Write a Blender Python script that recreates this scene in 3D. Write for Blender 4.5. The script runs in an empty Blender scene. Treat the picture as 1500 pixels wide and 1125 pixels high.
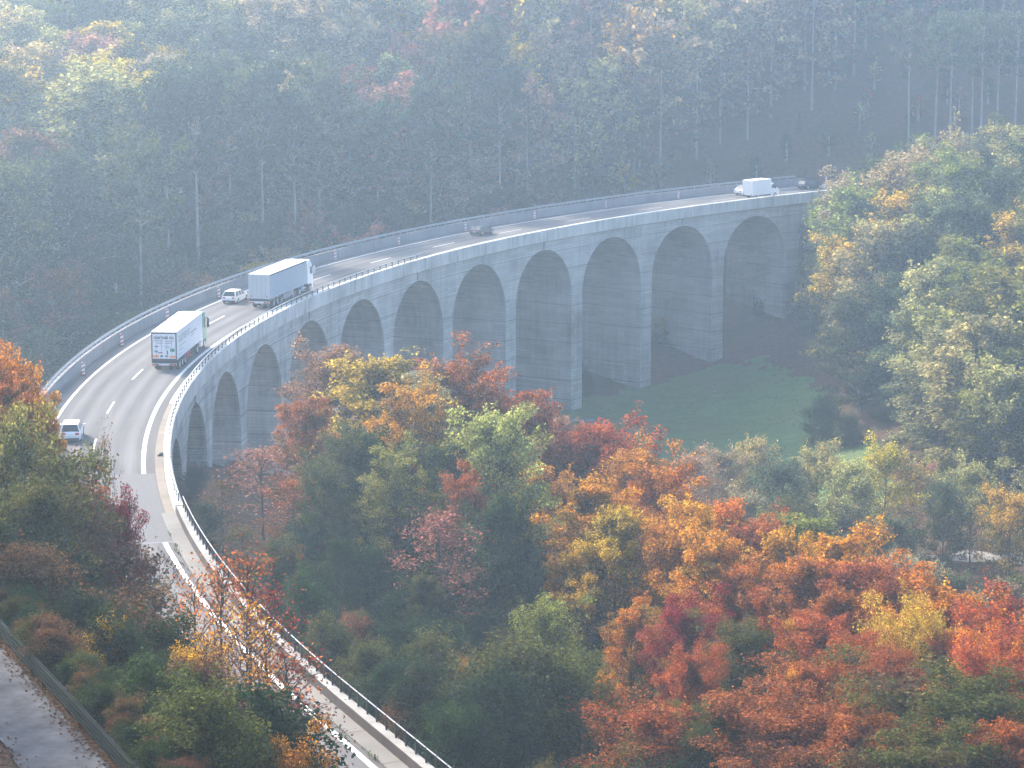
import bpy, bmesh, math, random
import numpy as np
from mathutils import Vector, Matrix

scene = bpy.context.scene
col = scene.collection
R = math.radians
rng = np.random.default_rng(7)
random.seed(7)

# ------------------------------------------------------------------ camera, sky, sun, exposure
CAM_H = 46.0
PITCH = math.atan(702.5 / 4000.0)
cam_data = bpy.data.cameras.new('camera')
cam_data.sensor_width = 36.0
cam_data.lens = 96.0
cam_data.clip_start = 0.5
cam_data.clip_end = 4000.0
cam = bpy.data.objects.new('camera', cam_data)
cam.location = (0, 0, CAM_H)
cam.rotation_euler = (math.pi / 2 - PITCH, 0, 0)
col.objects.link(cam)
scene.camera = cam

SUN_EL = R(37.0)
SUN_H = Vector((-0.70, 0.71, 0)).normalized()
SUN_DIR = Vector((SUN_H.x * math.cos(SUN_EL), SUN_H.y * math.cos(SUN_EL), math.sin(SUN_EL)))

world = bpy.data.worlds.new('World')
scene.world = world
world.use_nodes = True
wn, wl = world.node_tree.nodes, world.node_tree.links
wn.clear()
sky = wn.new('ShaderNodeTexSky')
sky.sky_type = 'NISHITA'
sky.sun_disc = False
sky.sun_elevation = SUN_EL
sky.sun_rotation = math.atan2(SUN_H.x, SUN_H.y)
sky.air_density = 1.0
sky.dust_density = 3.0
bg = wn.new('ShaderNodeBackground')
bg.inputs['Strength'].default_value = 0.15
wo = wn.new('ShaderNodeOutputWorld')
wl.new(sky.outputs[0], bg.inputs[0])
wl.new(bg.outputs[0], wo.inputs[0])

sun_data = bpy.data.lights.new('sun', 'SUN')
sun_data.energy = 2.9
sun_data.angle = R(5.0)
sun_data.color = (1.0, 0.88, 0.72)
sun = bpy.data.objects.new('sun', sun_data)
sun.rotation_euler = SUN_DIR.to_track_quat('Z', 'Y').to_euler()
sun.location = (-150, 250, 150)
col.objects.link(sun)

scene.view_settings.view_transform = 'Standard'
scene.view_settings.look = 'None'
scene.view_settings.exposure = 2.0
scene.view_settings.gamma = 1.0
scene.view_settings.use_curve_mapping = False
scene.render.engine = 'CYCLES'
scene.cycles.use_denoising = True
scene.cycles.max_bounces = 6
scene.cycles.diffuse_bounces = 3
scene.cycles.glossy_bounces = 2
scene.cycles.transmission_bounces = 3
scene.cycles.transparent_max_bounces = 4
scene.cycles.volume_bounces = 1
scene.cycles.sample_clamp_indirect = 4.0

# ------------------------------------------------------------------ small helpers
def tag(o, label=None, cat=None, group=None, kind=None):
    if label: o['label'] = label
    if cat: o['category'] = cat
    if group: o['group'] = group
    if kind: o['kind'] = kind
    return o

def empty(name, loc=(0, 0, 0), rz=0.0):
    o = bpy.data.objects.new(name, None)
    o.location = loc
    o.rotation_euler = (0, 0, rz)
    o.empty_display_size = 0.3
    col.objects.link(o)
    return o

def link(name, me, parent=None, loc=None, rz=None):
    o = bpy.data.objects.new(name, me)
    col.objects.link(o)
    if parent is not None: o.parent = parent
    if loc is not None: o.location = loc
    if rz is not None: o.rotation_euler = (0, 0, rz)
    return o

def mesh(name, verts, faces, mat, smooth=False, uvs=None):
    me = bpy.data.meshes.new(name)
    me.from_pydata([tuple(map(float, v)) for v in verts], [], [tuple(f) for f in faces])
    if uvs is not None:
        uvl = me.uv_layers.new(name='UVMap')
        k = 0
        flat = []
        for f_uv in uvs:
            for u in f_uv: flat += [u[0], u[1]]
        uvl.data.foreach_set('uv', flat)
    if smooth: me.polygons.foreach_set('use_smooth', [True] * len(me.polygons))
    me.materials.append(mat)
    me.update()
    return me

def quad_mesh(name, V, mat, attrs=None):
    """V: (n,4,3) array of separate quads; attrs: {name: (n,) float} on faces."""
    n = len(V)
    me = bpy.data.meshes.new(name)
    me.vertices.add(n * 4); me.loops.add(n * 4); me.polygons.add(n)
    me.vertices.foreach_set('co', np.ascontiguousarray(V, np.float32).ravel())
    me.loops.foreach_set('vertex_index', np.arange(n * 4, dtype=np.int32))
    me.polygons.foreach_set('loop_start', np.arange(0, n * 4, 4, dtype=np.int32))
    me.polygons.foreach_set('loop_total', np.full(n, 4, np.int32))
    for k, a in (attrs or {}).items():
        at_ = me.attributes.new(k, 'FLOAT', 'FACE')
        at_.data.foreach_set('value', np.ascontiguousarray(a, np.float32))
    me.materials.append(mat)
    me.update(calc_edges=True)
    return me

# a picture position (on the 1500 x 1125 photograph) into the world: used to survey the site
def ray(px, py):
    u, v = (px - 750.0) / 4000.0, (py - 562.5) / 4000.0
    c, s = math.cos(PITCH), math.sin(PITCH)
    return Vector((u, c - v * s, -s - v * c))
def at(px, py, z=0.0):
    d = ray(px, py); t = (z - CAM_H) / d.z
    return Vector((d.x * t, d.y * t, z))
def at_y(px, py, y):
    d = ray(px, py); t = y / d.y
    return Vector((d.x * t, y, CAM_H + d.z * t))
def project(x, y, z):
    c, s = math.cos(PITCH), math.sin(PITCH)
    zz = z - CAM_H
    depth = y * c - zz * s
    return 750 + 4000 * x / depth, 562.5 + 4000 * (-zz * c - y * s) / depth, depth

# ------------------------------------------------------------------ road axis (surveyed curve, straight beyond both ends)
CEN = np.array([215.0, 257.0])
POLY = [10.63383476947043, -14.872678995528982, 2.1090676300925266, 0.8420056657940586, 252.41771301614313]
_ph = np.linspace(-0.44, 0.86, 600)
_r = np.polyval(POLY, _ph)
_p = np.stack([CEN[0] - _r * np.cos(_ph), CEN[1] + _r * np.sin(_ph)], 1)
_t0 = _p[0] - _p[3]; _t0 /= np.linalg.norm(_t0)
_t1 = _p[-1] - _p[-4]; _t1 /= np.linalg.norm(_t1)
_pre = _p[0] + _t0 * np.arange(150, 0, -1)[:, None]
_post = _p[-1] + _t1 * np.arange(1, 90)[:, None]
AX = np.concatenate([_pre, _p, _post])
AS = np.concatenate([[0], np.cumsum(np.linalg.norm(np.diff(AX, axis=0), axis=1))])
_s_at_ph = AS[150:750].copy()
S0 = float(np.interp(0.0, _ph, _s_at_ph))
AS -= S0
def s_phi(p): return float(np.interp(p, _ph, _s_at_ph)) - S0
def axis(s):
    x, y = np.interp(s, AS, AX[:, 0]), np.interp(s, AS, AX[:, 1])
    e = 1.5
    tx = np.interp(s + e, AS, AX[:, 0]) - np.interp(s - e, AS, AX[:, 0])
    ty = np.interp(s + e, AS, AX[:, 1]) - np.interp(s - e, AS, AX[:, 1])
    l = np.hypot(tx, ty)
    return x, y, tx / l, ty / l
def rp(s, o, z=0.0):                      # point at chainage s, offset o (right positive)
    x, y, tx, ty = axis(s)
    return Vector((float(x + ty * o), float(y - tx * o), z))
def heading(s):
    _, _, tx, ty = axis(s)
    return math.atan2(-float(tx), float(ty))
S_STEP = s_phi(-0.215)                    # where the viaduct's parapet meets the near retaining wall
S_NEAR, S_FAR = float(AS[0]) + 2, float(AS[-1]) - 2
S_END = s_phi(0.835)

def sweep(name, s0, s1, prof, mat, parent=None, closed=True, ds=2.0, smooth=False, osh=None):
    """carry a cross-section [(offset, z)] along the road axis."""
    n = max(1, int(math.ceil((s1 - s0) / ds)))
    ss = np.linspace(s0, s1, n + 1)
    m = len(prof)
    V, F, U = [], [], []
    for s in ss:
        x, y, tx, ty = axis(s)
        dO = osh(s) if osh else 0.0
        for (o, z) in prof: V.append((x + ty * (o + dO), y - tx * (o + dO), z))
    cum = [0.0]
    for k in range(m):
        a, b = prof[k], prof[(k + 1) % m]
        cum.append(cum[-1] + math.hypot(b[0] - a[0], b[1] - a[1]))
    for i in range(n):
        for k in range(m if closed else m - 1):
            k2 = (k + 1) % m
            F.append((i * m + k, i * m + k2, (i + 1) * m + k2, (i + 1) * m + k))
            oa, ob = prof[k], prof[k2]
            wall = abs(ob[1] - oa[1]) > abs(ob[0] - oa[0])
            ua, ub = (oa[1], ob[1]) if wall else (oa[0], ob[0])
            U.append(((ss[i], ua), (ss[i], ub), (ss[i + 1], ub), (ss[i + 1], ua)))
    if closed:
        F.append(tuple(range(m - 1, -1, -1))); U.append(tuple((p[0], p[1]) for p in reversed(prof)))
        F.append(tuple(n * m + k for k in range(m))); U.append(tuple((p[0], p[1]) for p in prof))
    me = mesh(name, V, F, mat, smooth, U)
    bm = bmesh.new(); bm.from_mesh(me)
    if closed: bmesh.ops.recalc_face_normals(bm, faces=bm.faces)
    bm.to_mesh(me); bm.free()
    return link(name, me, parent)
# ------------------------------------------------------------------ materials
class NT:
    def __init__(self, name):
        self.m = bpy.data.materials.new(name); self.m.use_nodes = True
        self.t = self.m.node_tree; self.t.nodes.clear()
        self.out = self.t.nodes.new('ShaderNodeOutputMaterial')
    def n(self, typ, **kw):
        x = self.t.nodes.new(typ)
        for k, v in kw.items():
            if k.startswith('_'): setattr(x, k[1:], v)
            else: x.inputs[k.replace('__', ' ')].default_value = v
        return x
    def l(self, a, b): self.t.links.new(a, b)
    def val(self, x, sock):
        if isinstance(x, (int, float)): sock.default_value = x
        elif isinstance(x, tuple): sock.default_value = (x + (1,)) if len(x) == 3 and sock.type == 'RGBA' else x
        else: self.l(x, sock)
    def math(self, op, a, b=0.0, clamp=False):
        x = self.t.nodes.new('ShaderNodeMath'); x.operation = op; x.use_clamp = clamp
        self.val(a, x.inputs[0]); self.val(b, x.inputs[1]); return x.outputs[0]
    def mix(self, f, a, b, blend='MIX'):
        x = self.t.nodes.new('ShaderNodeMix'); x.data_type = 'RGBA'; x.blend_type = blend
        self.val(f, x.inputs[0]); self.val(a, x.inputs[6]); self.val(b, x.inputs[7]); return x.outputs[2]
    def noise(self, vec, scale, detail=4.0, rough=0.55):
        x = self.n('ShaderNodeTexNoise', Scale=scale, Detail=detail, Roughness=rough)
        if vec is not None: self.l(vec, x.inputs['Vector'])
        return x.outputs['Fac']
    def mapped(self, vec, sc):
        x = self.t.nodes.new('ShaderNodeMapping'); self.l(vec, x.inputs[0]); x.inputs['Scale'].default_value = sc; return x.outputs[0]
    def ramp(self, f, pts):
        x = self.t.nodes.new('ShaderNodeValToRGB'); e = x.color_ramp.elements
        while len(e) < len(pts): e.new(0.5)
        for k, (p, c) in enumerate(pts):
            e[k].position = p; e[k].color = (c, c, c, 1) if isinstance(c, (int, float)) else c + (1,)
        self.l(f, x.inputs[0]); return x.outputs[0]
    def pos(self): return self.n('ShaderNodeNewGeometry').outputs['Position']
    def uv(self): return self.n('ShaderNodeUVMap').outputs[0]
    def obj(self): return self.n('ShaderNodeTexCoord').outputs['Object']
    def bsdf(self, color, rough=0.8, metal=0.0, spec=0.3, bump=None, bstr=0.3, bdist=0.02):
        b = self.n('ShaderNodeBsdfPrincipled')
        self.val(color, b.inputs['Base Color']); self.val(rough, b.inputs['Roughness'])
        b.inputs['Metallic'].default_value = metal; b.inputs['Specular IOR Level'].default_value = spec
        if bump is not None:
            bn = self.n('ShaderNodeBump', Strength=bstr, Distance=bdist); self.l(bump, bn.inputs['Height']); self.l(bn.outputs[0], b.inputs['Normal'])
        self.l(b.outputs[0], self.out.inputs[0]); return b

MAT = {}
def flat(name, c, rough=0.5, metal=0.0, spec=0.4, var=0.12, scale=3.0):
    t = NT(name)
    n = t.noise(t.obj(), scale)
    f = t.ramp(n, [(0.3, 1 - var), (0.7, 1.0)])
    t.bsdf(t.mix(1.0, c, f, 'MULTIPLY'), rough, metal, spec)
    MAT[name] = t.m; return t.m

for nm, c, r_, me_ in [
    ('white_paint', (0.78, 0.78, 0.77), 0.35, 0), ('white_car', (0.74, 0.75, 0.76), 0.25, 0), ('dark_car', (0.035, 0.045, 0.06), 0.22, 0),
    ('dark_navy', (0.02, 0.03, 0.05), 0.22, 0), ('grey_curtain', (0.36, 0.41, 0.46), 0.55, 0), ('door_grey', (0.44, 0.45, 0.47), 0.5, 0),
    ('trailer_white', (0.72, 0.73, 0.75), 0.4, 0), ('roof_white', (0.82, 0.82, 0.80), 0.5, 0), ('green_cab', (0.02, 0.22, 0.15), 0.3, 0),
    ('rubber', (0.02, 0.02, 0.02), 0.9, 0), ('rim', (0.45, 0.46, 0.48), 0.35, 0.7), ('chassis', (0.03, 0.032, 0.036), 0.7, 0),
    ('glass', (0.015, 0.02, 0.025), 0.08, 0), ('tail_red', (0.45, 0.02, 0.02), 0.3, 0), ('amber', (0.75, 0.22, 0.03), 0.4, 0),
    ('orange_sticker', (0.85, 0.28, 0.05), 0.5, 0), ('green_sticker', (0.02, 0.20, 0.12), 0.5, 0), ('blue_sticker', (0.10, 0.30, 0.45), 0.5, 0),
    ('pink_sticker', (0.45, 0.08, 0.18), 0.5, 0), ('print_black', (0.05, 0.05, 0.06), 0.6, 0), ('print_grey', (0.40, 0.39, 0.37), 0.6, 0),
    ('frame_maroon', (0.05, 0.022, 0.03), 0.5, 0), ('red_reflect', (0.55, 0.03, 0.04), 0.4, 0), ('red_box', (0.30, 0.05, 0.06), 0.6, 0),
    ('plate', (0.7, 0.7, 0.68), 0.5, 0), ('tank_metal', (0.45, 0.47, 0.50), 0.35, 0.6), ('blue_tank', (0.10, 0.28, 0.50), 0.4, 0),
    ('galvanised', (0.33, 0.35, 0.37), 0.55, 0.5), ('post_dark', (0.035, 0.035, 0.038), 0.6, 0.3), ('beacon_white', (0.75, 0.74, 0.73), 0.5, 0),
    ('beacon_red', (0.55, 0.05, 0.06), 0.5, 0), ('rail_green', (0.009, 0.015, 0.014), 0.95, 0.0), ('beacon_foot', (0.25, 0.06, 0.05), 0.8, 0),
    ('rubbish', (0.03, 0.028, 0.03), 0.7, 0), ('line_white', (0.78, 0.78, 0.78), 0.7, 0)]:
    flat(nm, c, r_, me_, spec=0.08 if nm in ('rail_green', 'post_dark', 'chassis') else 0.4)
for nm in ('line_white',):
    t = NT('road_paint'); p = t.pos()
    n = t.noise(p, 2.5, 6, 0.7)
    t.bsdf(t.mix(t.ramp(n, [(0.35, 0.0), (0.62, 1.0)]), (0.50, 0.50, 0.49), (0.80, 0.80, 0.79)), 0.95, 0, 0.06)
    MAT['line_white'] = t.m

def concrete(name, base, dark, board=True, streak=0.5):
    t = NT(name); uv = t.uv(); p = t.pos()
    big = t.noise(p, 0.16, 5, 0.6)
    st = t.noise(t.mapped(uv, (1.3, 0.10, 1)), 1.0, 5, 0.65)        # rain streaks run down the wall
    st2 = t.noise(t.mapped(uv, (0.35, 0.05, 1)), 1.0, 4, 0.6)
    fine = t.noise(p, 5.0, 6, 0.7)
    f = t.math('ADD', t.math('MULTIPLY', big, 0.45), t.math('ADD', t.math('MULTIPLY', st, 0.55 * streak), t.math('MULTIPLY', st2, 0.45 * streak)))
    f = t.math('ADD', f, t.math('MULTIPLY', fine, 0.22))
    k = 0.45 + streak * 1.0 + 0.22
    c = t.ramp(f, [(0.5 * k - 0.17, dark), (0.5 * k - 0.02, tuple(0.6 * a + 0.4 * b for a, b in zip(base, dark))), (0.5 * k + 0.12, base), (0.5 * k + 0.24, tuple(min(1, a * 1.18) for a in base))])
    bump = fine
    if board:
        sep = t.n('ShaderNodeSeparateXYZ'); t.l(uv, sep.inputs[0])
        z = sep.outputs[1]
        wob = t.noise(t.mapped(uv, (0.2, 0.9, 1)), 1.0, 3)
        bd = t.math('FRACT', t.math('MULTIPLY', z, 2.6))             # board marks of the shuttering
        bl = t.math('LESS_THAN', bd, 0.16)
        rowid = t.math('FLOOR', t.math('MULTIPLY', z, 2.6))
        cv = t.n('ShaderNodeCombineXYZ'); t.l(t.math('MULTIPLY', rowid, 7.31), cv.inputs[1])
        t.l(t.math('FLOOR', t.math('MULTIPLY', sep.outputs[0], 0.22)), cv.inputs[0])
        wn_ = t.n('ShaderNodeTexWhiteNoise'); t.l(cv.outputs[0], wn_.inputs[0])
        row = t.ramp(wn_.outputs[0], [(0.0, 0.80), (1.0, 1.06)])
        c = t.mix(1.0, c, row, 'MULTIPLY')
        c = t.mix(t.math('MULTIPLY', bl, t.math('MULTIPLY', wob, 0.75)), c, tuple(a * 0.55 for a in dark))
        lift = t.math('LESS_THAN', t.math('FRACT', t.math('MULTIPLY', z, 0.36)), 0.055)   # pour lifts
        c = t.mix(t.math('MULTIPLY', lift, t.math('MULTIPLY', wob, 0.9)), c, tuple(a * 0.5 for a in dark))
        bump = t.math('SUBTRACT', fine, t.math('MULTIPLY', bl, 0.8))
    t.bsdf(c, 0.95, 0, 0.06, bump, 0.5, 0.04)
    MAT[name] = t.m
concrete('concrete', (0.54, 0.525, 0.50), (0.15, 0.148, 0.145))
concrete('concrete_light', (0.58, 0.57, 0.54), (0.23, 0.225, 0.21), False, 0.9)
concrete('concrete_wall', (0.235, 0.235, 0.25), (0.13, 0.13, 0.14), False, 0.7)  # the barrier wall's shade is put into this darker, bluish base colour
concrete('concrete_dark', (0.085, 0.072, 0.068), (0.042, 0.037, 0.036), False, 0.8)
concrete('wall_stone', (0.28, 0.275, 0.26), (0.15, 0.146, 0.14), False, 0.9)
concrete('kerb_stone', (0.19, 0.182, 0.172), (0.11, 0.105, 0.10), False, 0.3)
concrete('kerb_sandy', (0.215, 0.19, 0.165), (0.12, 0.105, 0.09), False, 0.4)

# asphalt: u = chainage, v = offset from the axis
t = NT('asphalt'); uv = t.uv(); p = t.pos()
sep = t.n('ShaderNodeSeparateXYZ'); t.l(uv, sep.inputs[0]); v = sep.outputs[1]
grain = t.noise(p, 6.0, 6, 0.75)
longn = t.noise(t.mapped(uv, (0.05, 1.1, 1)), 1.0, 5, 0.6)
patch = t.noise(p, 0.09, 3, 0.5)
def bump_at(centre, w):
    d = t.math('ABSOLUTE', t.math('SUBTRACT', v, centre)); return t.math('SUBTRACT', 1.0, t.math('DIVIDE', d, w), True)
tr = bump_at(1.25, 0.65)
for cpos in (3.15, -1.3, -3.1): tr = t.math('ADD', tr, bump_at(cpos, 0.65))
f = t.math('ADD', t.math('MULTIPLY', longn, 0.55), t.math('ADD', t.math('MULTIPLY', patch, 0.25), t.math('MULTIPLY', grain, 0.2)))
c = t.ramp(f, [(0.36, (0.072, 0.070, 0.072)), (0.5, (0.104, 0.101, 0.102)), (0.64, (0.142, 0.138, 0.137))])
c = t.mix(t.math('MULTIPLY', tr, 0.42), c, (0.185, 0.181, 0.181))
oil = t.math('ADD', bump_at(2.2, 0.5), bump_at(-2.2, 0.5))
c = t.mix(t.math('MULTIPLY', oil, 0.30), c, (0.070, 0.070, 0.073))
sh = t.math('GREATER_THAN', v, 4.5)
c = t.mix(t.math('MULTIPLY', sh, 0.45), c, (0.088, 0.084, 0.084))
t.bsdf(c, 0.95, 0, 0.06, grain, 0.35, 0.01); MAT['asphalt'] = t.m
t = NT('asphalt_patch'); p = t.pos(); g = t.noise(p, 3.0, 6, 0.7)
t.bsdf(t.ramp(g, [(0.3, (0.10, 0.10, 0.105)), (0.7, (0.14, 0.138, 0.14))]), 0.95, 0, 0.06); MAT['asphalt_patch'] = t.m
t = NT('path_asphalt'); p = t.pos()
n1 = t.noise(p, 0.7, 6, 0.7); n2 = t.noise(p, 6.0, 5, 0.7)
c = t.ramp(n1, [(0.35, (0.060, 0.062, 0.067)), (0.52, (0.092, 0.094, 0.100)), (0.66, (0.122, 0.124, 0.130))])
c = t.mix(t.ramp(n2, [(0.55, 0.0), (0.75, 0.6)]), c, (0.10, 0.08, 0.07))
t.bsdf(c, 0.95, 0, 0.06, n2, 0.4, 0.01); MAT['path_asphalt'] = t.m
t = NT('gravel_track'); p = t.pos(); n1 = t.noise(p, 1.5, 6, 0.7)
t.bsdf(t.ramp(n1, [(0.3, (0.18, 0.165, 0.15)), (0.7, (0.32, 0.305, 0.28))]), 0.95, 0, 0.06); MAT['gravel_track'] = t.m

# forest floor: leaf litter, moss and bare earth
t = NT('leaf_litter'); p = t.pos()
n1 = t.noise(p, 0.10, 5, 0.6); n2 = t.noise(p, 1.3, 6, 0.75); n3 = t.noise(p, 7.0, 4, 0.8)
c = t.ramp(n2, [(0.3, (0.035, 0.024, 0.016)), (0.5, (0.085, 0.050, 0.030)), (0.7, (0.15, 0.085, 0.05))])
c = t.mix(t.ramp(n1, [(0.5, 0.0), (0.66, 0.75)]), c, (0.035, 0.05, 0.018))
c = t.mix(t.ramp(n3, [(0.6, 0.0), (0.72, 0.6)]), c, (0.20, 0.10, 0.045))
t.bsdf(c, 0.95, 0, 0.1, n3, 0.8, 0.12); MAT['leaf_litter'] = t.m
t = NT('meadow_grass'); p = t.pos()
n1 = t.noise(p, 0.06, 4, 0.55); n2 = t.noise(p, 0.8, 6, 0.7); n3 = t.noise(t.mapped(p, (0.25, 1.0, 1)), 0.8, 4, 0.6)
c = t.ramp(t.math('ADD', t.math('MULTIPLY', n2, 0.5), t.math('MULTIPLY', n3, 0.5)), [(0.35, (0.055, 0.110, 0.036)), (0.65, (0.10, 0.170, 0.055))])
c = t.mix(t.ramp(n1, [(0.45, 0.0), (0.7, 0.6)]), c, (0.10, 0.11, 0.05))
t.bsdf(c, 0.95, 0, 0.1, n2, 0.9, 0.15); MAT['meadow_grass'] = t.m

t = NT('bark'); p = t.obj()
n1 = t.noise(t.mapped(p, (3, 3, 0.5)), 1.5, 5, 0.7)
t.bsdf(t.ramp(n1, [(0.3, (0.030, 0.026, 0.024)), (0.7, (0.10, 0.09, 0.08))]), 0.95, 0, 0.1, n1, 0.8, 0.06); MAT['bark'] = t.m
t = NT('bark_pale'); p = t.obj()
n1 = t.noise(t.mapped(p, (3, 3, 0.5)), 1.2, 5, 0.7)
t.bsdf(t.ramp(n1, [(0.3, (0.12, 0.115, 0.11)), (0.7, (0.34, 0.33, 0.32))]), 0.95, 0, 0.1, n1, 0.6, 0.05); MAT['bark_pale'] = t.m

# leaves: each tree carries its own two leaf colours, each spray and each leaf varies
t = NT('leaves')
ta = t.n('ShaderNodeAttribute', _attribute_type='OBJECT', _attribute_name='tint_a').outputs['Vector']
tb = t.n('ShaderNodeAttribute', _attribute_type='OBJECT', _attribute_name='tint_b').outputs['Vector']
turn = t.n('ShaderNodeAttribute', _attribute_type='GEOMETRY', _attribute_name='turn').outputs['Fac']
rnd = t.n('ShaderNodeAttribute', _attribute_type='GEOMETRY', _attribute_name='rnd').outputs['Fac']
c = t.mix(t.ramp(turn, [(0.28, 0.0), (0.72, 1.0)]), tb, ta)
c = t.mix(1.0, c, t.ramp(rnd, [(0.0, 0.38), (0.6, 0.92), (0.9, 1.35), (1.0, 2.0)]), 'MULTIPLY')
hs = t.n('ShaderNodeHueSaturation'); t.l(c, hs.inputs['Color'])
t.l(t.math('ADD', 0.485, t.math('MULTIPLY', t.math('FRACT', t.math('MULTIPLY', rnd, 7.3)), 0.03)), hs.inputs['Hue'])
hs.inputs['Saturation'].default_value = 1.0
d = t.n('ShaderNodeBsdfDiffuse'); t.l(hs.outputs[0], d.inputs[0])
tl = t.n('ShaderNodeBsdfTranslucent'); t.l(hs.outputs[0], tl.inputs[0])
ms = t.n('ShaderNodeMixShader'); ms.inputs[0].default_value = 0.5
t.l(d.outputs[0], ms.inputs[1]); t.l(tl.outputs[0], ms.inputs[2]); t.l(ms.outputs[0], t.out.inputs[0])
MAT['leaves'] = t.m
# the same for the massed far wood, whose colours sit on the faces
t = NT('leaves_massed')
fc = t.n('ShaderNodeAttribute', _attribute_type='GEOMETRY', _attribute_name='leaf_colour').outputs['Color']
d = t.n('ShaderNodeBsdfDiffuse'); t.l(fc, d.inputs[0])
tl = t.n('ShaderNodeBsdfTranslucent'); t.l(fc, tl.inputs[0])
ms = t.n('ShaderNodeMixShader'); ms.inputs[0].default_value = 0.5
t.l(d.outputs[0], ms.inputs[1]); t.l(tl.outputs[0], ms.inputs[2]); t.l(ms.outputs[0], t.out.inputs[0])
MAT['leaves_massed'] = t.m
# ------------------------------------------------------------------ terrain
def A(px, py, z): v = at(px, py, z); return (v.x, v.y, z)
CTRL = [(9, 391, -26.5), (18, 404, -26), (31, 418, -24), (43, 431, -19.5), (55, 442, -11), (63, 450, -3), (80, 468, -1),
        (-30, 278, -12), (-29, 291, -15), (-31, 255, -7.5), (-29, 225, -4), (-26, 204, -2.5), (-20, 320, -21), (-8, 360, -25),
        A(1000, 690, -30), A(1250, 660, -28), A(1180, 520, -22.5), A(900, 640, -28), A(860, 620, -27.5), A(1230, 600, -25),
        (-45, 300, -14), (-40, 340, -18), (-15, 400, -20), (15, 430, -20), (-62, 300, -6), (-50, 380, -8), (-10, 440, -6), (30, 470, -4),
        (-60, 440, 12), (0, 500, 22), (60, 520, 22), (110, 480, 6), (120, 560, 34), (-70, 520, 34), (0, 580, 42), (150, 450, 4),
        (200, 560, 36), (-150, 350, -2), (-150, 480, 16), (-150, 600, 48), (60, 640, 52), (200, 650, 55), (-60, 660, 56),
        (-22.2, 115, 15.5), (-13.3, 94, 15.5), (-18.4, 98, 15.0), (-27, 118, 15.6), (-24, 98, 16.5), (-42, 130, 18), (-48, 180, 9), (-53, 220, 1.5), (-56, 260, -3),
        (-22, 134, 6), (-27, 147, 1.5), (-16, 132, 2.0), (-8, 108, 8), (-36, 200, 0), (-40, 165, 7),
        (0, 150, -3), (10, 150, -9), (25, 150, -13), (40, 150, -16), (-9, 170, -4), (0, 190, -12), (15, 200, -18), (35, 200, -22), (-18, 215, -8),
        (-10, 240, -16), (0, 270, -23), (20, 270, -27), (40, 250, -28), (30, 310, -30.5), (52, 318, -31), (75, 300, -31), (75, 250, -29), (60, 200, -25),
        (60, 150, -21), (20, 110, -4), (2, 110, 0), (0, 60, 22), (0, 0, 43.5), (-40, 60, 25), (-40, 0, 44), (40, 60, 12), (40, 0, 38), (-100, 150, 22), (-100, 60, 35),
        (90, 400, -5), (70, 400, -12), (60, 370, -20), (90, 350, -14), (110, 380, -4), (130, 330, -8), (85, 320, -25), (130, 430, 2), (180, 380, 20),
        (150, 250, -20), (150, 150, -10), (220, 300, 20), (200, 80, 10), (110, 90, 0)]
CT = np.array(CTRL, float)
_K = lambda r2: r2 * np.log(np.maximum(r2, 1e-6)) * 0.5
_d2 = ((CT[:, None, :2] - CT[None, :, :2]) ** 2).sum(-1) / 1e4
_n = len(CT)
_M = np.zeros((_n + 3, _n + 3)); _M[:_n, :_n] = _K(_d2) + np.eye(_n) * 0.004
_Pm = np.c_[np.ones(_n), CT[:, :2] / 100]; _M[:_n, _n:] = _Pm; _M[_n:, :_n] = _Pm.T
_W = np.linalg.solve(_M, np.r_[CT[:, 2], 0, 0, 0])
_axs = np.linspace(S_NEAR, S_FAR, 420); _axx, _axy, _atx, _aty = axis(_axs)
_pa, _pb = at(205, 1125, 16.05), at(0, 905, 16.05)
PATH_A = np.array([_pa.x, _pa.y]); PATH_D = np.array([_pb.x - _pa.x, _pb.y - _pa.y]); PATH_D /= np.hypot(*PATH_D); PATH_N = np.array([-PATH_D[1], PATH_D[0]])  # N points left, away from the rail
def smooth(a, b, x): u = np.clip((x - a) / (b - a), 0, 1); return u * u * (3 - 2 * u)
def ground(x, y):
    x = np.atleast_1d(np.asarray(x, float)); y = np.atleast_1d(np.asarray(y, float))
    z = np.empty(len(x))
    for i in range(0, len(x), 20000):
        xs, ys = x[i:i + 20000], y[i:i + 20000]
        d2 = ((xs[:, None] - CT[None, :, 0]) ** 2 + (ys[:, None] - CT[None, :, 1]) ** 2) / 1e4
        zz = _K(d2) @ _W[:_n] + _W[_n] + _W[_n + 1] * xs / 100 + _W[_n + 2] * ys / 100
        zz += (0.5 * np.sin(xs * 0.31 + 1.3) * np.cos(ys * 0.27) + 0.25 * np.sin(xs * 0.83 + ys * 0.71)) * smooth(34, 62, np.hypot(xs - 20, ys - 370))
        # earthworks: the road bench on both approaches
        dd = (xs[:, None] - _axx) ** 2 + (ys[:, None] - _axy) ** 2
        k = dd.argmin(1); o = (xs - _axx[k]) * _aty[k] - (ys - _axy[k]) * _atx[k]; s = _axs[k]
        on = np.maximum(1 - smooth(S_STEP - 7, S_STEP - 2, s), smooth(S_END + 1, S_END + 6, s))
        left = smooth(-15, -7.2, o); right = 1 - smooth(6.9, 9.5, o)
        zz = zz + (-0.42 - zz) * on * left * right
        br = 1 - on
        zz = np.where((br > 0.5) & (np.abs(o) < 9), np.minimum(zz, -3.0), zz)
        # the path bench
        q = np.stack([xs, ys], 1) - PATH_A; u = q @ PATH_D; w = q @ PATH_N
        pz = 15.2
        pb = smooth(-3.0, -0.8, w) * (1 - smooth(4.6, 7.5, w)) * (ys < 150)
        zz = zz + (pz - 0.06 - zz) * pb
        z[i:i + 20000] = zz
    return z
def gz(x, y): return float(ground([x], [y])[0])

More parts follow.
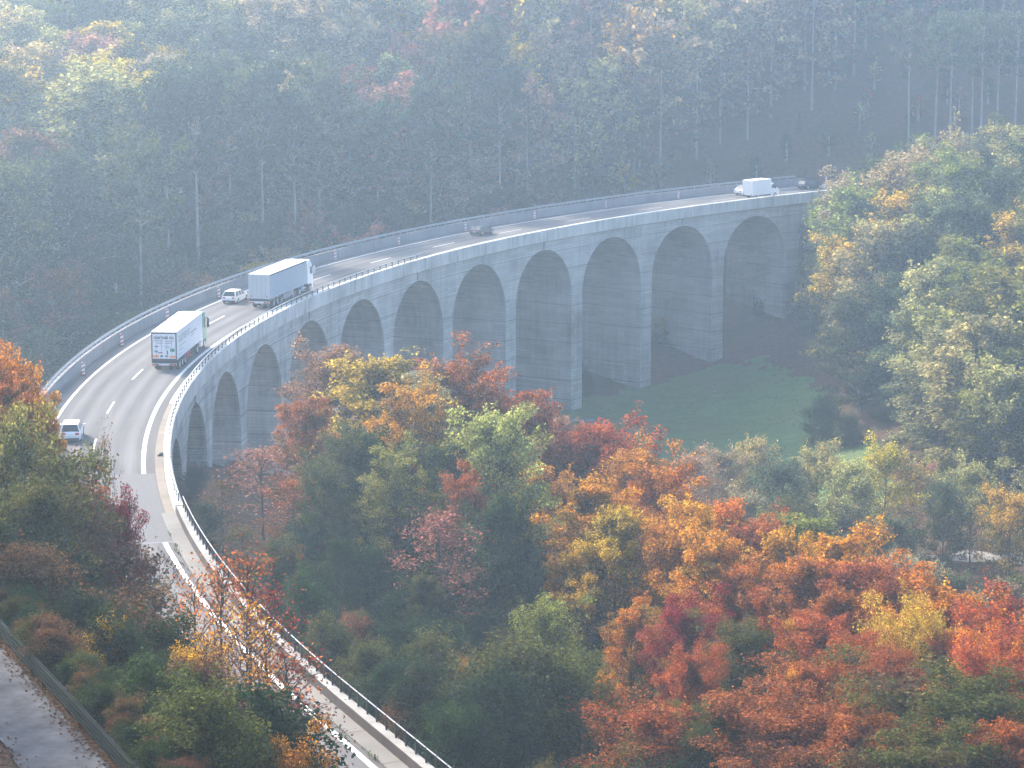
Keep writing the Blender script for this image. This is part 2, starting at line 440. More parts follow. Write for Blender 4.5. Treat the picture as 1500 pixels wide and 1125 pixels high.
gx = np.arange(-230, 272, 2.5); gy = np.arange(-20, 664, 2.5)
X, Y = np.meshgrid(gx, gy); Z = ground(X.ravel(), Y.ravel())
nx, ny = len(gx), len(gy)
me = bpy.data.meshes.new('forest_floor')
me.vertices.add(nx * ny); me.vertices.foreach_set('co', np.stack([X.ravel(), Y.ravel(), Z], 1).astype(np.float32).ravel())
idx = np.arange(nx * ny).reshape(ny, nx)
q = np.stack([idx[:-1, :-1], idx[:-1, 1:], idx[1:, 1:], idx[1:, :-1]], -1).reshape(-1, 4).astype(np.int32)
me.loops.add(q.size); me.loops.foreach_set('vertex_index', q.ravel())
me.polygons.add(len(q)); me.polygons.foreach_set('loop_start', np.arange(0, q.size, 4, dtype=np.int32)); me.polygons.foreach_set('loop_total', np.full(len(q), 4, np.int32))
me.polygons.foreach_set('use_smooth', np.ones(len(q), bool))
me.materials.append(MAT['leaf_litter']); me.update(calc_edges=True)
tag(link('forest_floor', me), 'brown leaf littered ground of the wooded valley', kind='structure')

# meadow: a sheet lying just above the ground, trimmed to the meadow's outline
MEADOW = [(2, 394), (14, 402), (24, 411), (33, 419), (40, 418), (45, 402), (47, 378), (51, 360), (52, 345), (46, 330), (30, 326), (12, 332), (0, 346), (-8, 364), (-6, 382)]
def in_poly(x, y, poly):
    inside = np.zeros(len(x), bool); j = len(poly) - 1
    for i in range(len(poly)):
        xi, yi = poly[i]; xj, yj = poly[j]
        c_ = ((yi > y) != (yj > y)) & (x < (xj - xi) * (y - yi) / (yj - yi + 1e-9) + xi)
        inside ^= c_; j = i
    return inside
mx = np.arange(-12, 56, 1.0); my = np.arange(322, 424, 1.0)
MX, MY = np.meshgrid(mx, my)
MXf, MYf = MX.ravel(), MY.ravel()
ins = in_poly(MXf + 0.8 * np.sin(MYf * 0.7), MYf + 0.8 * np.cos(MXf * 0.9), MEADOW)
MZ = ground(MXf, MYf) + 0.10
idx = np.arange(len(MXf)).reshape(len(my), len(mx)); I = ins.reshape(len(my), len(mx))
V = np.stack([MXf, MYf, MZ], 1); F = []
for a in range(len(my) - 1):
    for b in range(len(mx) - 1):
        if I[a, b] and I[a, b + 1] and I[a + 1, b] and I[a + 1, b + 1]:
            F.append((idx[a, b], idx[a, b + 1], idx[a + 1, b + 1], idx[a + 1, b]))
used = sorted({k for f in F for k in f}); rem = {k: i for i, k in enumerate(used)}
me = mesh('meadow', V[used], [tuple(rem[k] for k in f) for f in F], MAT['meadow_grass'], True)
tag(link('meadow', me), 'green mown meadow at the foot of the viaduct piers', kind='structure')
# grass tufts that give the meadow a nap
ti = rng.choice(len(used), 9000); tp = V[used][ti] + np.c_[rng.uniform(-.5, .5, (9000, 2)), np.zeros(9000)]
aa = rng.uniform(0, 6.28, 9000); w_ = rng.uniform(.10, .22, 9000); h_ = rng.uniform(.04, .11, 9000)
dx = np.stack([np.cos(aa), np.sin(aa), 0 * aa], 1) * w_[:, None]; up = np.stack([rng.normal(0, .06, 9000), rng.normal(0, .06, 9000), h_], 1)
tag(link('grass', quad_mesh('grass', np.stack([tp - dx, tp + dx, tp + dx * .6 + up, tp - dx * .6 + up], 1), MAT['meadow_grass'])), 'short green grass covering the meadow', 'grass', kind='stuff')

def ground_strip(name, pts, width, mat, lift=0.06):
    pts = np.array(pts, float); d = np.gradient(pts, axis=0); d /= np.linalg.norm(d, axis=1)[:, None]
    nrm = np.stack([-d[:, 1], d[:, 0]], 1); V, F = [], []; m = 5
    for p_, n_ in zip(pts, nrm):
        for k in range(m):
            q_ = p_ + n_ * width * (k / (m - 1) - .5); V.append((q_[0], q_[1], gz(*q_) + lift))
    for i in range(len(pts) - 1):
        for k in range(m - 1): F.append((i * m + k, i * m + k + 1, (i + 1) * m + k + 1, (i + 1) * m + k))
    return link(name, mesh(name, V, F, mat, True))
xs = np.linspace(30, 110, 50)
tag(ground_strip('gravel_road', np.stack([xs, 316 + 2.5 * np.sin(xs * 0.05)], 1), 3.4, MAT['gravel_track'], 0.18), 'pale gravel road glimpsed between the valley trees', kind='structure')

# ------------------------------------------------------------------ the motorway
road = sweep('road', S_NEAR, S_FAR, [(-5.93, 0.0), (-4.0, 0.0), (-2.0, 0.0), (0.0, 0.0), (2.0, 0.0), (4.0, 0.0), (5.98, 0.0)], MAT['asphalt'], closed=False, ds=1.5)
tag(road, 'grey two lane motorway carriageway curving over the viaduct', kind='structure')
def line(name, s0, s1, o, w, ds=2.0): return sweep(name, s0, s1, [(o - w / 2, 0.006), (o + w / 2, 0.006)], MAT['line_white'], road, closed=False, ds=ds)
line('edge_line', S_NEAR, S_FAR, -4.32, 0.26)
S_GAP0, S_GAP1 = s_phi(-0.152), s_phi(-0.252)
line('edge_line', S_NEAR, S_GAP1, 4.32, 0.36)
line('edge_line', S_GAP0, S_FAR, 4.32, 0.36)
sweep('resurfaced_strip', S_GAP1 + 0.1, S_GAP0 - 0.1, [(2.0, 0.004), (5.25, 0.004)], MAT['asphalt_patch'], road, closed=False)
sweep('joint_strip', S_GAP1 - 0.25, S_GAP1 + 0.05, [(-5.9, 0.009), (5.2, 0.009)], MAT['concrete_wall'], road, closed=False)
S_DASH = None
_v = at(153, 605, 0); _k = int(((_axx - _v.x) ** 2 + (_axy - _v.y) ** 2).argmin()); S_DASH = float(_axs[_k])
for k in range(-7, 22):
    s = S_DASH + 18.2 * k
    if s > S_NEAR + 2 and s < S_FAR - 8: line('lane_dash', s, s + 6.0, 0.0, 0.17)
for s in np.arange(S_STEP + 6, S_END, 31.3):
    sweep('deck_joint', s, s + 0.12, [(-5.9, 0.008), (5.2, 0.008)], MAT['asphalt_patch'], road, closed=False)

FLARE = lambda s_: -0.10 * float(smooth(0, 42, S_STEP - s_))
# raised kerb strips beside the carriageway
s = S_STEP
while s < S_END + 20:
    sweep('kerb', s + 0.02, s + 5.98, [(5.30, 0.004), (5.30, 0.10), (5.34, 0.13), (5.99, 0.13), (5.99, 0.004)], MAT['kerb_sandy'] if s < S_STEP + 45 else MAT['concrete_light'], road); s += 6.0
s = S_STEP - 6
while s > S_NEAR + 8:
    sweep('kerb', s + 0.03, s + 5.97, [(4.98, 0.004), (4.98, 0.09), (5.04, 0.13), (6.04, 0.15), (6.04, 0.004)], MAT['kerb_stone'], road, osh=FLARE); s -= 6.0

# ------------------------------------------------------------------ the viaduct
viaduct = empty('viaduct', rp(s_phi(0.35), 0, -25))
vinv = Matrix.Translation(-viaduct.location)
tag(viaduct, 'curved grey concrete motorway viaduct on a row of tall round arches', 'viaduct')
def part_of(o, p):
    o.parent = p; o.matrix_parent_inverse = Matrix.Translation(-p.location); return o
PITCH_PH = 0.0741
CROWN0 = -0.0505
ARCH_N = 12
pier_s = [s_phi(CROWN0 + PITCH_PH * (k - 0.5)) for k in range(ARCH_N + 2)]
pier_s = [max(S_STEP + 0.5, pier_s[0] - 17.0)] + pier_s
HALF_T = 1.45
Z_CROWN, Z_SPR = -2.15, None
O_F = 6.3
def arch(sa, sb, first=False):
    L0, L1 = sa + HALF_T, sb - HALF_T
    mid, a = (L0 + L1) / 2, (L1 - L0) / 2
    zs = Z_CROWN - 7.3
    ss, zb, arc = [], [], []
    for s in (sa, (sa + L0) / 2): ss.append(s); zb.append(zs); arc.append(0)
    for k in range(33):
        th = math.pi * k / 32; ss.append(mid - a * math.cos(th)); zb.append(zs + (Z_CROWN - zs) * math.sin(th)); arc.append(a * th)
    for s in ((sb + L1) / 2, sb): ss.append(s); zb.append(zs); arc.append(a * math.pi)
    V, F, U = [], [], []
    n = len(ss); zt = -0.93
    for s, z in zip(ss, zb):
        x, y, tx, ty = axis(s)
        for o, zz in ((O_F, z), (O_F, zt), (-O_F, zt), (-O_F, z)): V.append((x + ty * o, y - tx * o, zz))
    for i in range(n - 1):
        b, c = i * 4, (i + 1) * 4
        F.append((b, c, c + 1, b + 1)); U.append(((ss[i], zb[i]), (ss[i + 1], zb[i + 1]), (ss[i + 1], zt), (ss[i], zt)))
        F.append((b + 1, c + 1, c + 2, b + 2)); U.append(((ss[i], O_F), (ss[i + 1], O_F), (ss[i + 1], -O_F), (ss[i], -O_F)))
        F.append((b + 2, c + 2, c + 3, b + 3)); U.append(((ss[i], zt), (ss[i + 1], zt), (ss[i + 1], zb[i + 1]), (ss[i], zb[i])))
        if 1 < i < n - 3 or True:
            F.append((b + 3, c + 3, c, b)); U.append(((-O_F, zs + arc[i]), (-O_F, zs + arc[i + 1]), (O_F, zs + arc[i + 1]), (O_F, zs + arc[i])))
    return part_of(link('arch', mesh('arch', V, F, MAT['concrete'], False, U)), viaduct)
def pier(s, half=HALF_T, last=False):
    zt = Z_CROWN - 7.3 if not last else -0.93
    c4 = [(s - half, O_F), (s + half, O_F), (s + half, -O_F), (s - half, -O_F)]
    pts = [rp(a, o) for a, o in c4]
    zb = min(gz(p.x, p.y) for p in pts) - 1.5
    if zb > zt - 0.5: zb = zt - 0.5
    V, F, U = [], [], []
    # the pier in pour lifts with a fine recessed joint between them
    levels = [zt]; z = zt
    while z - 2.75 > zb + 0.8: z -= 2.75; levels.append(z)
    levels.append(zb)
    rings = []
    for k in range(len(levels) - 1):
        rings += [(levels[k] - (0.0 if k == 0 else 0.035), 0.0), (levels[k + 1] + (0.035 if k < len(levels) - 2 else 0), 0.0)]
        if k < len(levels) - 2: rings += [(levels[k + 1] + 0.035, 0.03), (levels[k + 1] - 0.035, 0.03)]
    for z, ins in rings:
        for (a, o) in ((s - half + ins, O_F - ins), (s + half - ins, O_F - ins), (s + half - ins, -O_F + ins), (s - half + ins, -O_F + ins)):
            p = rp(a, o, z); V.append(p)
    for r_ in range(len(rings) - 1):
        za, zb_ = rings[r_][0], rings[r_ + 1][0]
        for k in range(4):
            k2 = (k + 1) % 4; a, b, c, d = r_ * 4 + k, r_ * 4 + k2, (r_ + 1) * 4 + k2, (r_ + 1) * 4 + k
            F.append((a, d, c, b)[::1])
            (sa, oa), (sb_, ob) = c4[k], c4[k2]
            ua, ub = (sa, sb_) if k in (0, 2) else (oa + s, ob + s)
            U.append(((ua, za), (ua, zb_), (ub, zb_), (ub, za)))
    return part_of(link('pier', mesh('pier', V, F, MAT['concrete'], False, U)), viaduct)
for k in range(len(pier_s) - 1): arch(pier_s[k], pier_s[k + 1])
for k in range(len(pier_s)): pier(pier_s[k])
# solid abutments at both ends
def solid(name, s0, s1, zt=-0.93):
    p = rp((s0 + s1) / 2, 0); zb = min(gz(*rp(a, o).xy) for a in (s0, s1) for o in (-O_F, O_F)) - 2.0
    return part_of(sweep(name, s0, s1, [(O_F, min(zb, -3)), (O_F, zt), (-O_F, zt), (-O_F, min(zb, -3))], MAT['concrete']), viaduct)
solid('abutment', pier_s[-1] + 0.004, S_END + 8)
solid('abutment', S_STEP - 1.0, pier_s[0] - 0.004)
part_of(sweep('deck_slab', S_STEP - 1.0, S_END + 8, [(5.92, -0.925), (5.92, -0.03), (-5.92, -0.03), (-5.92, -0.925)], MAT['concrete']), viaduct)
s = S_STEP
PAN = 4.4
while s < S_END + 8:
    e = min(s + PAN, S_END + 8)
    part_of(sweep('parapet_panel', s + 0.018, e - 0.018, [(6.02, -0.92), (6.64, -0.98), (6.68, -0.94), (6.68, 0.66), (6.64, 0.70), (6.05, 0.70), (6.02, 0.67)], MAT['concrete_light'], ds=1.5), viaduct); s += PAN
s = S_STEP - 1
while s < S_END + 8:
    e = min(s + 6, S_END + 8)
    part_of(sweep('barrier_panel', s + 0.015, e - 0.015, [(-5.95, -0.92), (-5.95, 0.35), (-6.02, 1.20), (-6.34, 1.20), (-6.40, -0.98)], MAT['concrete_wall'], ds=1.5), viaduct); s += 6
# expansion joint lines above the arch crowns, added as raised metal strips
for kk in (1, 4, 6, 8, 10):
    s = s_phi(CROWN0 + PITCH_PH * kk)
    part_of(sweep('spandrel_joint', s - 0.07, s + 0.07, [(O_F + 0.002, Z_CROWN + 0.1), (O_F + 0.16, Z_CROWN + 0.1), (O_F + 0.16, -0.985), (O_F + 0.002, -0.985)], MAT['galvanised']), viaduct)

# near retaining wall beyond the step
wall = empty('retaining_wall', rp(S_STEP - 20, 7, -1))
tag(wall, 'low concrete wall with a dark stained inner face along the near roadside', 'wall')
s = S_STEP - 0.6
while s > S_NEAR + 8:
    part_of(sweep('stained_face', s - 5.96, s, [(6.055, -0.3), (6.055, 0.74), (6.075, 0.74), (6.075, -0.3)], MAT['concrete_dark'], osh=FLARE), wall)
    part_of(sweep('wall_panel', s - 5.96, s, [(6.08, -5.5), (6.08, 0.735), (6.10, 0.755), (6.66, 0.755), (6.68, 0.735), (6.8, -5.5)], MAT['wall_stone'], osh=FLARE), wall); s -= 6.0

# railings ----------------------------------------------------------
def box_mesh(name, sx, sy, sz, mat, z0=0.0):
    x, y = sx / 2, sy / 2
    return mesh(name, [(-x, -y, z0), (x, -y, z0), (x, y, z0), (-x, y, z0), (-x, -y, z0 + sz), (x, -y, z0 + sz), (x, y, z0 + sz), (-x, y, z0 + sz)],
                [(3, 2, 1, 0), (4, 5, 6, 7), (0, 1, 5, 4), (1, 2, 6, 5), (2, 3, 7, 6), (3, 0, 4, 7)], mat)
def railing(name, label, s0, s1, o, z, h, step, pm, rm, cat, rails, post=(0.09, 0.12), osh=None):
    root = empty(name, rp((s0 + s1) / 2, o, z)); tag(root, label, cat)
    pme = box_mesh('post', post[0], post[1], h, pm)
    s = s0
    while s <= s1:
        p = link('post', pme, None, rp(s, o + (osh(s) if osh else 0), z), heading(s)); part_of(p, root); s += step
    for (zr, hh, ww) in rails:
        part_of(sweep('rail', s0, s1, [(o - ww / 2, z + zr), (o - ww / 2, z + zr + hh), (o + ww / 2, z + zr + hh), (o + ww / 2, z + zr)], rm, ds=1.5, osh=osh), root)
    return root
railing('wall_railing', 'thin metal railing with dark posts on top of the near roadside wall', S_NEAR + 10, S_STEP - 1, 6.54, 0.755, 0.85, 1.6, MAT['post_dark'], MAT['galvanised'], 'railing', [(0.80, 0.05, 0.06)], osh=FLARE)
railing('parapet_railing', 'metal railing with closely spaced posts on the parapet beside the white truck', S_STEP + 1.5, s_phi(0.40), 6.40, 0.70, 0.62, 2.0, MAT['post_dark'], MAT['galvanised'], 'railing', [(0.56, 0.09, 0.10), (0.22, 0.08, 0.05)])
g = empty('barrier_guardrail', rp(s_phi(0.3), -6.2, 1.2)); tag(g, 'grey steel guardrail on top of the barrier wall along the outer edge', 'guardrail')
pme = box_mesh('post', 0.08, 0.12, 0.52, MAT['galvanised'])
s = S_STEP + 1
while s < S_END + 6: part_of(link('post', pme, None, rp(s, -6.24, 1.20), heading(s)), g); s += 2.0
part_of(sweep('rail', S_STEP, S_END + 6, [(-6.19, 1.46), (-6.12, 1.50), (-6.19, 1.56), (-6.19, 1.62), (-6.12, 1.68), (-6.19, 1.74), (-6.205, 1.74), (-6.205, 1.46)], MAT['galvanised'], ds=1.5), g)
part_of(sweep('rail', S_STEP, S_END + 6, [(-6.36, 1.66), (-6.29, 1.66), (-6.29, 1.74), (-6.36, 1.74)], MAT['post_dark'], ds=1.5), g)
# ------------------------------------------------------------------ the forest path and its guardrail
PZ = 15.2
def pp(u, w, z=0.0): q_ = PATH_A + PATH_D * u + PATH_N * w; return Vector((q_[0], q_[1], PZ + z))
def path_strip(name, w0, w1, z, mat, u0=-25, u1=40, wob=0.0):
    V, F, n = [], [], 60
    for i in range(n + 1):
        u = u0 + (u1 - u0) * i / n
        V += [pp(u, w0 + wob * math.sin(u * 1.7) + wob * 0.6 * math.sin(u * 4.1), z), pp(u, w1 + wob * math.sin(u * 1.3 + 2), z)]
        if i: F.append((i * 2 - 2, i * 2 - 1, i * 2 + 1, i * 2))
    return link(name, mesh(name, V, F, mat))
_e = at(160, 1125, PZ); W0 = float((np.array([_e.x, _e.y]) - PATH_A) @ PATH_N)
_e = at(30, 1125, PZ); W1 = float((np.array([_e.x, _e.y]) - PATH_A) @ PATH_N)
tag(path_strip('path', W0, W1, 0.05, MAT['path_asphalt'], wob=0.07), 'worn grey asphalt path behind the green guardrail', kind='structure')
gr = empty('path_guardrail', pp(5, 0)); tag(gr, 'dark green double rib guardrail beside the asphalt path', 'guardrail')
def wbeam(z0, parent):
    prof = [(0.0, 0.0), (-0.07, 0.04), (-0.07, 0.10), (0.0, 0.135), (0.0, 0.175), (-0.07, 0.21), (-0.07, 0.27), (0.0, 0.31), (0.012, 0.31), (0.012, 0.0)]
    V, F, m, n = [], [], len(prof), 16
    u0 = -20
    for seg in range(14):
        V, F = [], []
        for i in range(2):
            u = u0 + i * 4.0
            for (w, z) in prof: V.append(pp(u, -w * 1.0, z0 + z))
        for k in range(m): F.append((k, (k + 1) % m, m + (k + 1) % m, m + k))
        F.append(tuple(range(m - 1, -1, -1))); F.append(tuple(range(m, 2 * m)))
        part_of(link('beam', mesh('beam', V, F, MAT['rail_green'])), parent); u0 += 4.0
wbeam(0.42, gr); wbeam(0.08, gr)
pme = box_mesh('post', 0.12, 0.10, 1.1, MAT['rail_green'])
rz = math.atan2(-PATH_D[0], PATH_D[1])
for k in range(28): part_of(link('post', pme, None, pp(-19 + 2.0 * k, -0.11, -0.35), rz), gr)
V, F = [], []
for i in range(2):
    u = -20 + 56 * i
    for (w, z) in ((0.0, 0.735), (-0.05, 0.735), (-0.05, 0.775), (0.0, 0.775)): V.append(pp(u, w, z))
F = [(0, 1, 5, 4), (1, 2, 6, 5), (2, 3, 7, 6), (3, 0, 4, 7), (3, 2, 1, 0), (4, 5, 6, 7)]
part_of(link('top_rail', mesh('top_rail', V, F, MAT['rail_green'])), gr)

# ------------------------------------------------------------------ traffic beacons along the outer line
def beacon_proto():
    root = empty('traffic_beacon')
    link('foot', box_mesh('foot', 0.55, 0.28, 0.10, MAT['beacon_foot']), root)
    link('panel', box_mesh('panel', 0.32, 0.05, 1.18, MAT['beacon_white'], 0.14), root)
    link('stem', box_mesh('stem', 0.06, 0.04, 0.10, MAT['galvanised'], 0.08), root)
    V, F = [], []
    for side in (-1, 1):
        for k in range(3):
            z0 = 0.16 + k * 0.42; b = len(V); y = side * 0.029
            V += [(-0.157, y, z0), (0.157, y, z0 + 0.18), (0.157, y, z0 + 0.36), (-0.157, y, z0 + 0.18)]
            F.append((b, b + 1, b + 2, b + 3) if side < 0 else (b + 3, b + 2, b + 1, b))
    link('stripes', mesh('stripes', V, F, MAT['beacon_red']), root)
    return root
def copy_tree(o, parent=None):
    c = o.copy(); col.objects.link(c)
    if parent is not None: c.parent = parent
    for ch in list(o.children): copy_tree(ch, c)
    return c
bp = None
where = ['nearest the white car and the orange trees', 'second along the wall from the white car', 'beside the white truck roof', 'just past the white truck, before the silver estate',
         'beside the grey curtain truck', 'next past the cab of the grey curtain truck', 'between grey truck cab and the dark hatchback', 'just behind the dark hatchback', 'next beyond the dark hatchback',
         'midway between dark hatchback and white box van', 'before the white box van', 'hidden beside the white box van', 'behind the far dark car at the bridge end']
for k in range(13):
    ph = 0.0385 + 0.0706 * k
    root = beacon_proto() if bp is None else copy_tree(bp)
    bp = bp or root
    s = s_phi(ph) if ph < 0.86 else s_phi(0.86) + (ph - 0.86) * 240
    root.location = rp(s, -5.25, 0.004); root.rotation_euler = (0, 0, heading(s) + R(random.uniform(-8, 8)))
    tag(root, 'red and white striped traffic beacon ' + where[k], 'traffic beacon', 'traffic beacons along the barrier wall')

# ------------------------------------------------------------------ vehicles
class MB:
    def __init__(self): self.bm = bmesh.new()
    def box(self, x0, x1, y0, y1, z0, z1, bev=0.0):
        vs = [self.bm.verts.new(p) for p in ((x0, y0, z0), (x1, y0, z0), (x1, y1, z0), (x0, y1, z0), (x0, y0, z1), (x1, y0, z1), (x1, y1, z1), (x0, y1, z1))]
        fs = [self.bm.faces.new([vs[i] for i in f]) for f in ((3, 2, 1, 0), (4, 5, 6, 7), (0, 1, 5, 4), (1, 2, 6, 5), (2, 3, 7, 6), (3, 0, 4, 7))]
        if bev > 0:
            es = list({e for f in fs for e in f.edges})
            bmesh.ops.bevel(self.bm, geom=es, offset=bev, segments=2, affect='EDGES', profile=0.6)
        return self
    def loft(self, rings, cap=True):
        rr = [[self.bm.verts.new(p) for p in r] for r in rings]
        m = len(rings[0])
        for a, b in zip(rr[:-1], rr[1:]):
            for k in range(m): self.bm.faces.new((a[k], a[(k + 1) % m], b[(k + 1) % m], b[k]))
        if cap:
            self.bm.faces.new(list(reversed(rr[0]))); self.bm.faces.new(rr[-1])
        bmesh.ops.recalc_face_normals(self.bm, faces=self.bm.faces)
        return self
    def cyl(self, c, r, w, seg=18, axis_='x', hole=0.0):
        rings = []
        for t_, rr in ((-w / 2, r * 0.93), (-w / 2 * 0.8, r), (w / 2 * 0.8, r), (w / 2, r * 0.93)):
            ring = []
            for k in range(seg):
                a = 2 * math.pi * k / seg
                p = (t_, rr * math.cos(a), rr * math.sin(a)) if axis_ == 'x' else (rr * math.cos(a), t_, rr * math.sin(a)) if axis_ == 'y' else (rr * math.cos(a), rr * math.sin(a), t_)
                ring.append((c[0] + p[0], c[1] + p[1], c[2] + p[2]))
            rings.append(ring)
        return self.loft(rings)
    def done(self, name, mat, parent, smooth_angle=None):
        me = bpy.data.meshes.new(name); bmesh.ops.recalc_face_normals(self.bm, faces=self.bm.faces); self.bm.to_mesh(me); self.bm.free()
        if smooth_angle is not None:
            me.polygons.foreach_set('use_smooth', [True] * len(me.polygons)); me.set_sharp_from_angle(angle=R(smooth_angle))
        me.materials.append(MAT[mat]); return link(name, me, parent)
def wheel(parent, x, y, r, w):
    o = MB().cyl((0, 0, 0), r, w).done('wheel', 'rubber', parent, 40); o.location = (x, y, r)
    sgn = 1 if x > 0 else -1
    MB().cyl((sgn * w * 0.5, 0, 0), r * 0.62, 0.03, 14).done('rim', 'rim', o, 40)
    return o
def text(parent, s, size, loc, rot, mat, name='lettering', xs=1.0):
    c = bpy.data.curves.new(name, 'FONT'); c.body = s; c.size = size; c.align_x = 'CENTER'; c.align_y = 'CENTER'; c.extrude = 0.004; c.offset = 0.012
    c.materials.append(MAT[mat])
    o = link(name, c, parent); o.location = loc; o.rotation_euler = rot; o.scale = (xs, 1, 1); return o

def place(root, s, o, slew=0.0):
    root.location = rp(s, o, 0.012); root.rotation_euler = (0, 0, heading(s + 2) + slew)

def car(name, label, paint, L=4.5, W=1.78, H=1.46, style='hatch'):
    root = empty(name); tag(root, label, 'car', 'cars driving on the motorway')
    w = W / 2; belt = H * 0.63
    hood = 0.76 if style != 'suv' else 0.68
    def ring(y, ww, zb, zt):
        return [(-ww * 0.86, y, zb), (-ww * 0.98, y, zb + 0.12), (-ww, y, zb + (zt - zb) * 0.55), (-ww * 0.93, y, zt - 0.03), (-ww * 0.70, y, zt), (0, y, zt + 0.02),
                (ww * 0.70, y, zt), (ww * 0.93, y, zt - 0.03), (ww, y, zb + (zt - zb) * 0.55), (ww * 0.98, y, zb + 0.12), (ww * 0.86, y, zb), (0, y, zb)]
    st = [(0.0, w * .84, .42, belt * .86), (0.06, w * .94, .30, belt * .96), (0.35, w, .22, belt * 1.0), (L * .30, w, .20, belt * 1.02), (L * .60, w, .20, belt), (L * .70, w * .99, .20, belt * .97),
          (L * .86, w * .95, .20, belt * .90), (L * .955, w * .86, .24, belt * .80), (L, w * .66, .34, belt * .66)]
    MB().loft([ring(*q) for q in st]).done('body', paint, root, 35)
    yb0, yb1 = (0.14, L * .72); yt0, yt1 = ((0.55, L * .54) if style == 'estate' else (0.42, L * .54) if style == 'suv' else (0.80, L * .52))
    bw, tw = w * .90, w * .70
    zb, zt = belt - 0.02, H - 0.05
    bot = [(-bw, yb0, zb), (bw, yb0, zb), (bw, yb1, zb), (-bw, yb1, zb)]; top = [(-tw, yt0, zt), (tw, yt0, zt), (tw, yt1, zt), (-tw, yt1, zt)]
    MB().loft([bot, top]).done('windows', 'glass', root)
    rf = MB(); ring2 = lambda z, e: [(-tw - e, yt0 - e, z), (0, yt0 - e * 1.5, z + .02), (tw + e, yt0 - e, z), (tw + e, yt1 + e, z), (0, yt1 + e * 1.5, z + .02), (-tw - e, yt1 + e, z)]
    rf.loft([ring2(zt - .02, .02), ring2(zt + .02, .035), ring2(zt + .055, -.04)]).done('roof', paint, root, 50)
    pl = MB()
    for sx in (-1, 1):
        for (y0, y1, wd) in ((yb0, yt0, .09), (yb1, yt1, .07), (L * .30, L * .30, .07), (L * .49, L * .47, .07)):
            e = .012
            fy = (y0 - yb0) / (yb1 - yb0)
            A0 = Vector((sx * (bw + e), y0, zb)); A1 = Vector((sx * (tw + e), y1, zt)); d = Vector((0, wd, 0)); i_ = Vector((-sx * .08, 0, 0))
            pl.loft([[A0 - d / 2 + i_, A0 - d / 2, A0 + d / 2, A0 + d / 2 + i_], [A1 - d / 2 + i_, A1 - d / 2, A1 + d / 2, A1 + d / 2 + i_]])
    pl.done('pillars', paint, root)
    for sx in (-1, 1):
        for y in (L * .19, L * .80): wheel(root, sx * (w - .09), y, .33 if style != 'suv' else .36, .22)
        MB().box(sx * w * .60 - .15, sx * w * .60 + .19 * (1 if sx > 0 else .85), -.015, .10, belt * .72, belt * .90, .015).done('taillight', 'tail_red', root)
        MB().box(sx * w * .62 - .16, sx * w * .62 + .16, L * .93, L * .975, belt * .60, belt * .74, .02).done('headlight', 'plate', root)
        MB().box(sx * (w + .10) - .09, sx * (w + .10) + .09, L * .64, L * .69, belt - .02, belt + .13, .02).done('mirror', paint, root)
    MB().box(-w * .82, w * .82, -.03, .12, .30, .45, .02).done('bumper', 'chassis', root)
    MB().box(-.26, .26, -.045, -.01, belt * .62, belt * .74).done('number_plate', 'plate', root)
    return root

c_ = car('car', 'white car half hidden behind the orange tree at the curve', 'white_car', 4.6, 1.86, 1.62, 'suv'); place(c_, s_phi(-0.098), -2.1)
c_ = car('car', 'silver white estate car overtaking the grey curtain truck', 'white_car', 4.8, 1.84, 1.48, 'estate'); place(c_, s_phi(0.232), -2.35)
c_ = car('car', 'dark grey hatchback alone in the middle of the viaduct', 'dark_car', 4.3, 1.78, 1.46, 'hatch'); place(c_, s_phi(0.516), -1.2)
c_ = car('car', 'white car mostly hidden behind the white box van', 'white_car', 4.4, 1.80, 1.50, 'hatch'); place(c_, s_phi(0.7865), -2.0)
c_ = car('car', 'dark car nearest the far end of the viaduct', 'dark_navy', 4.6, 1.80, 1.46, 'estate'); place(c_, s_phi(0.845), -1.7)
c_ = car('car', 'white car glimpsed through the saplings beside the near retaining wall', 'white_car', 4.3, 1.78, 1.48, 'hatch'); place(c_, s_phi(-0.43) - 3, -1.9)

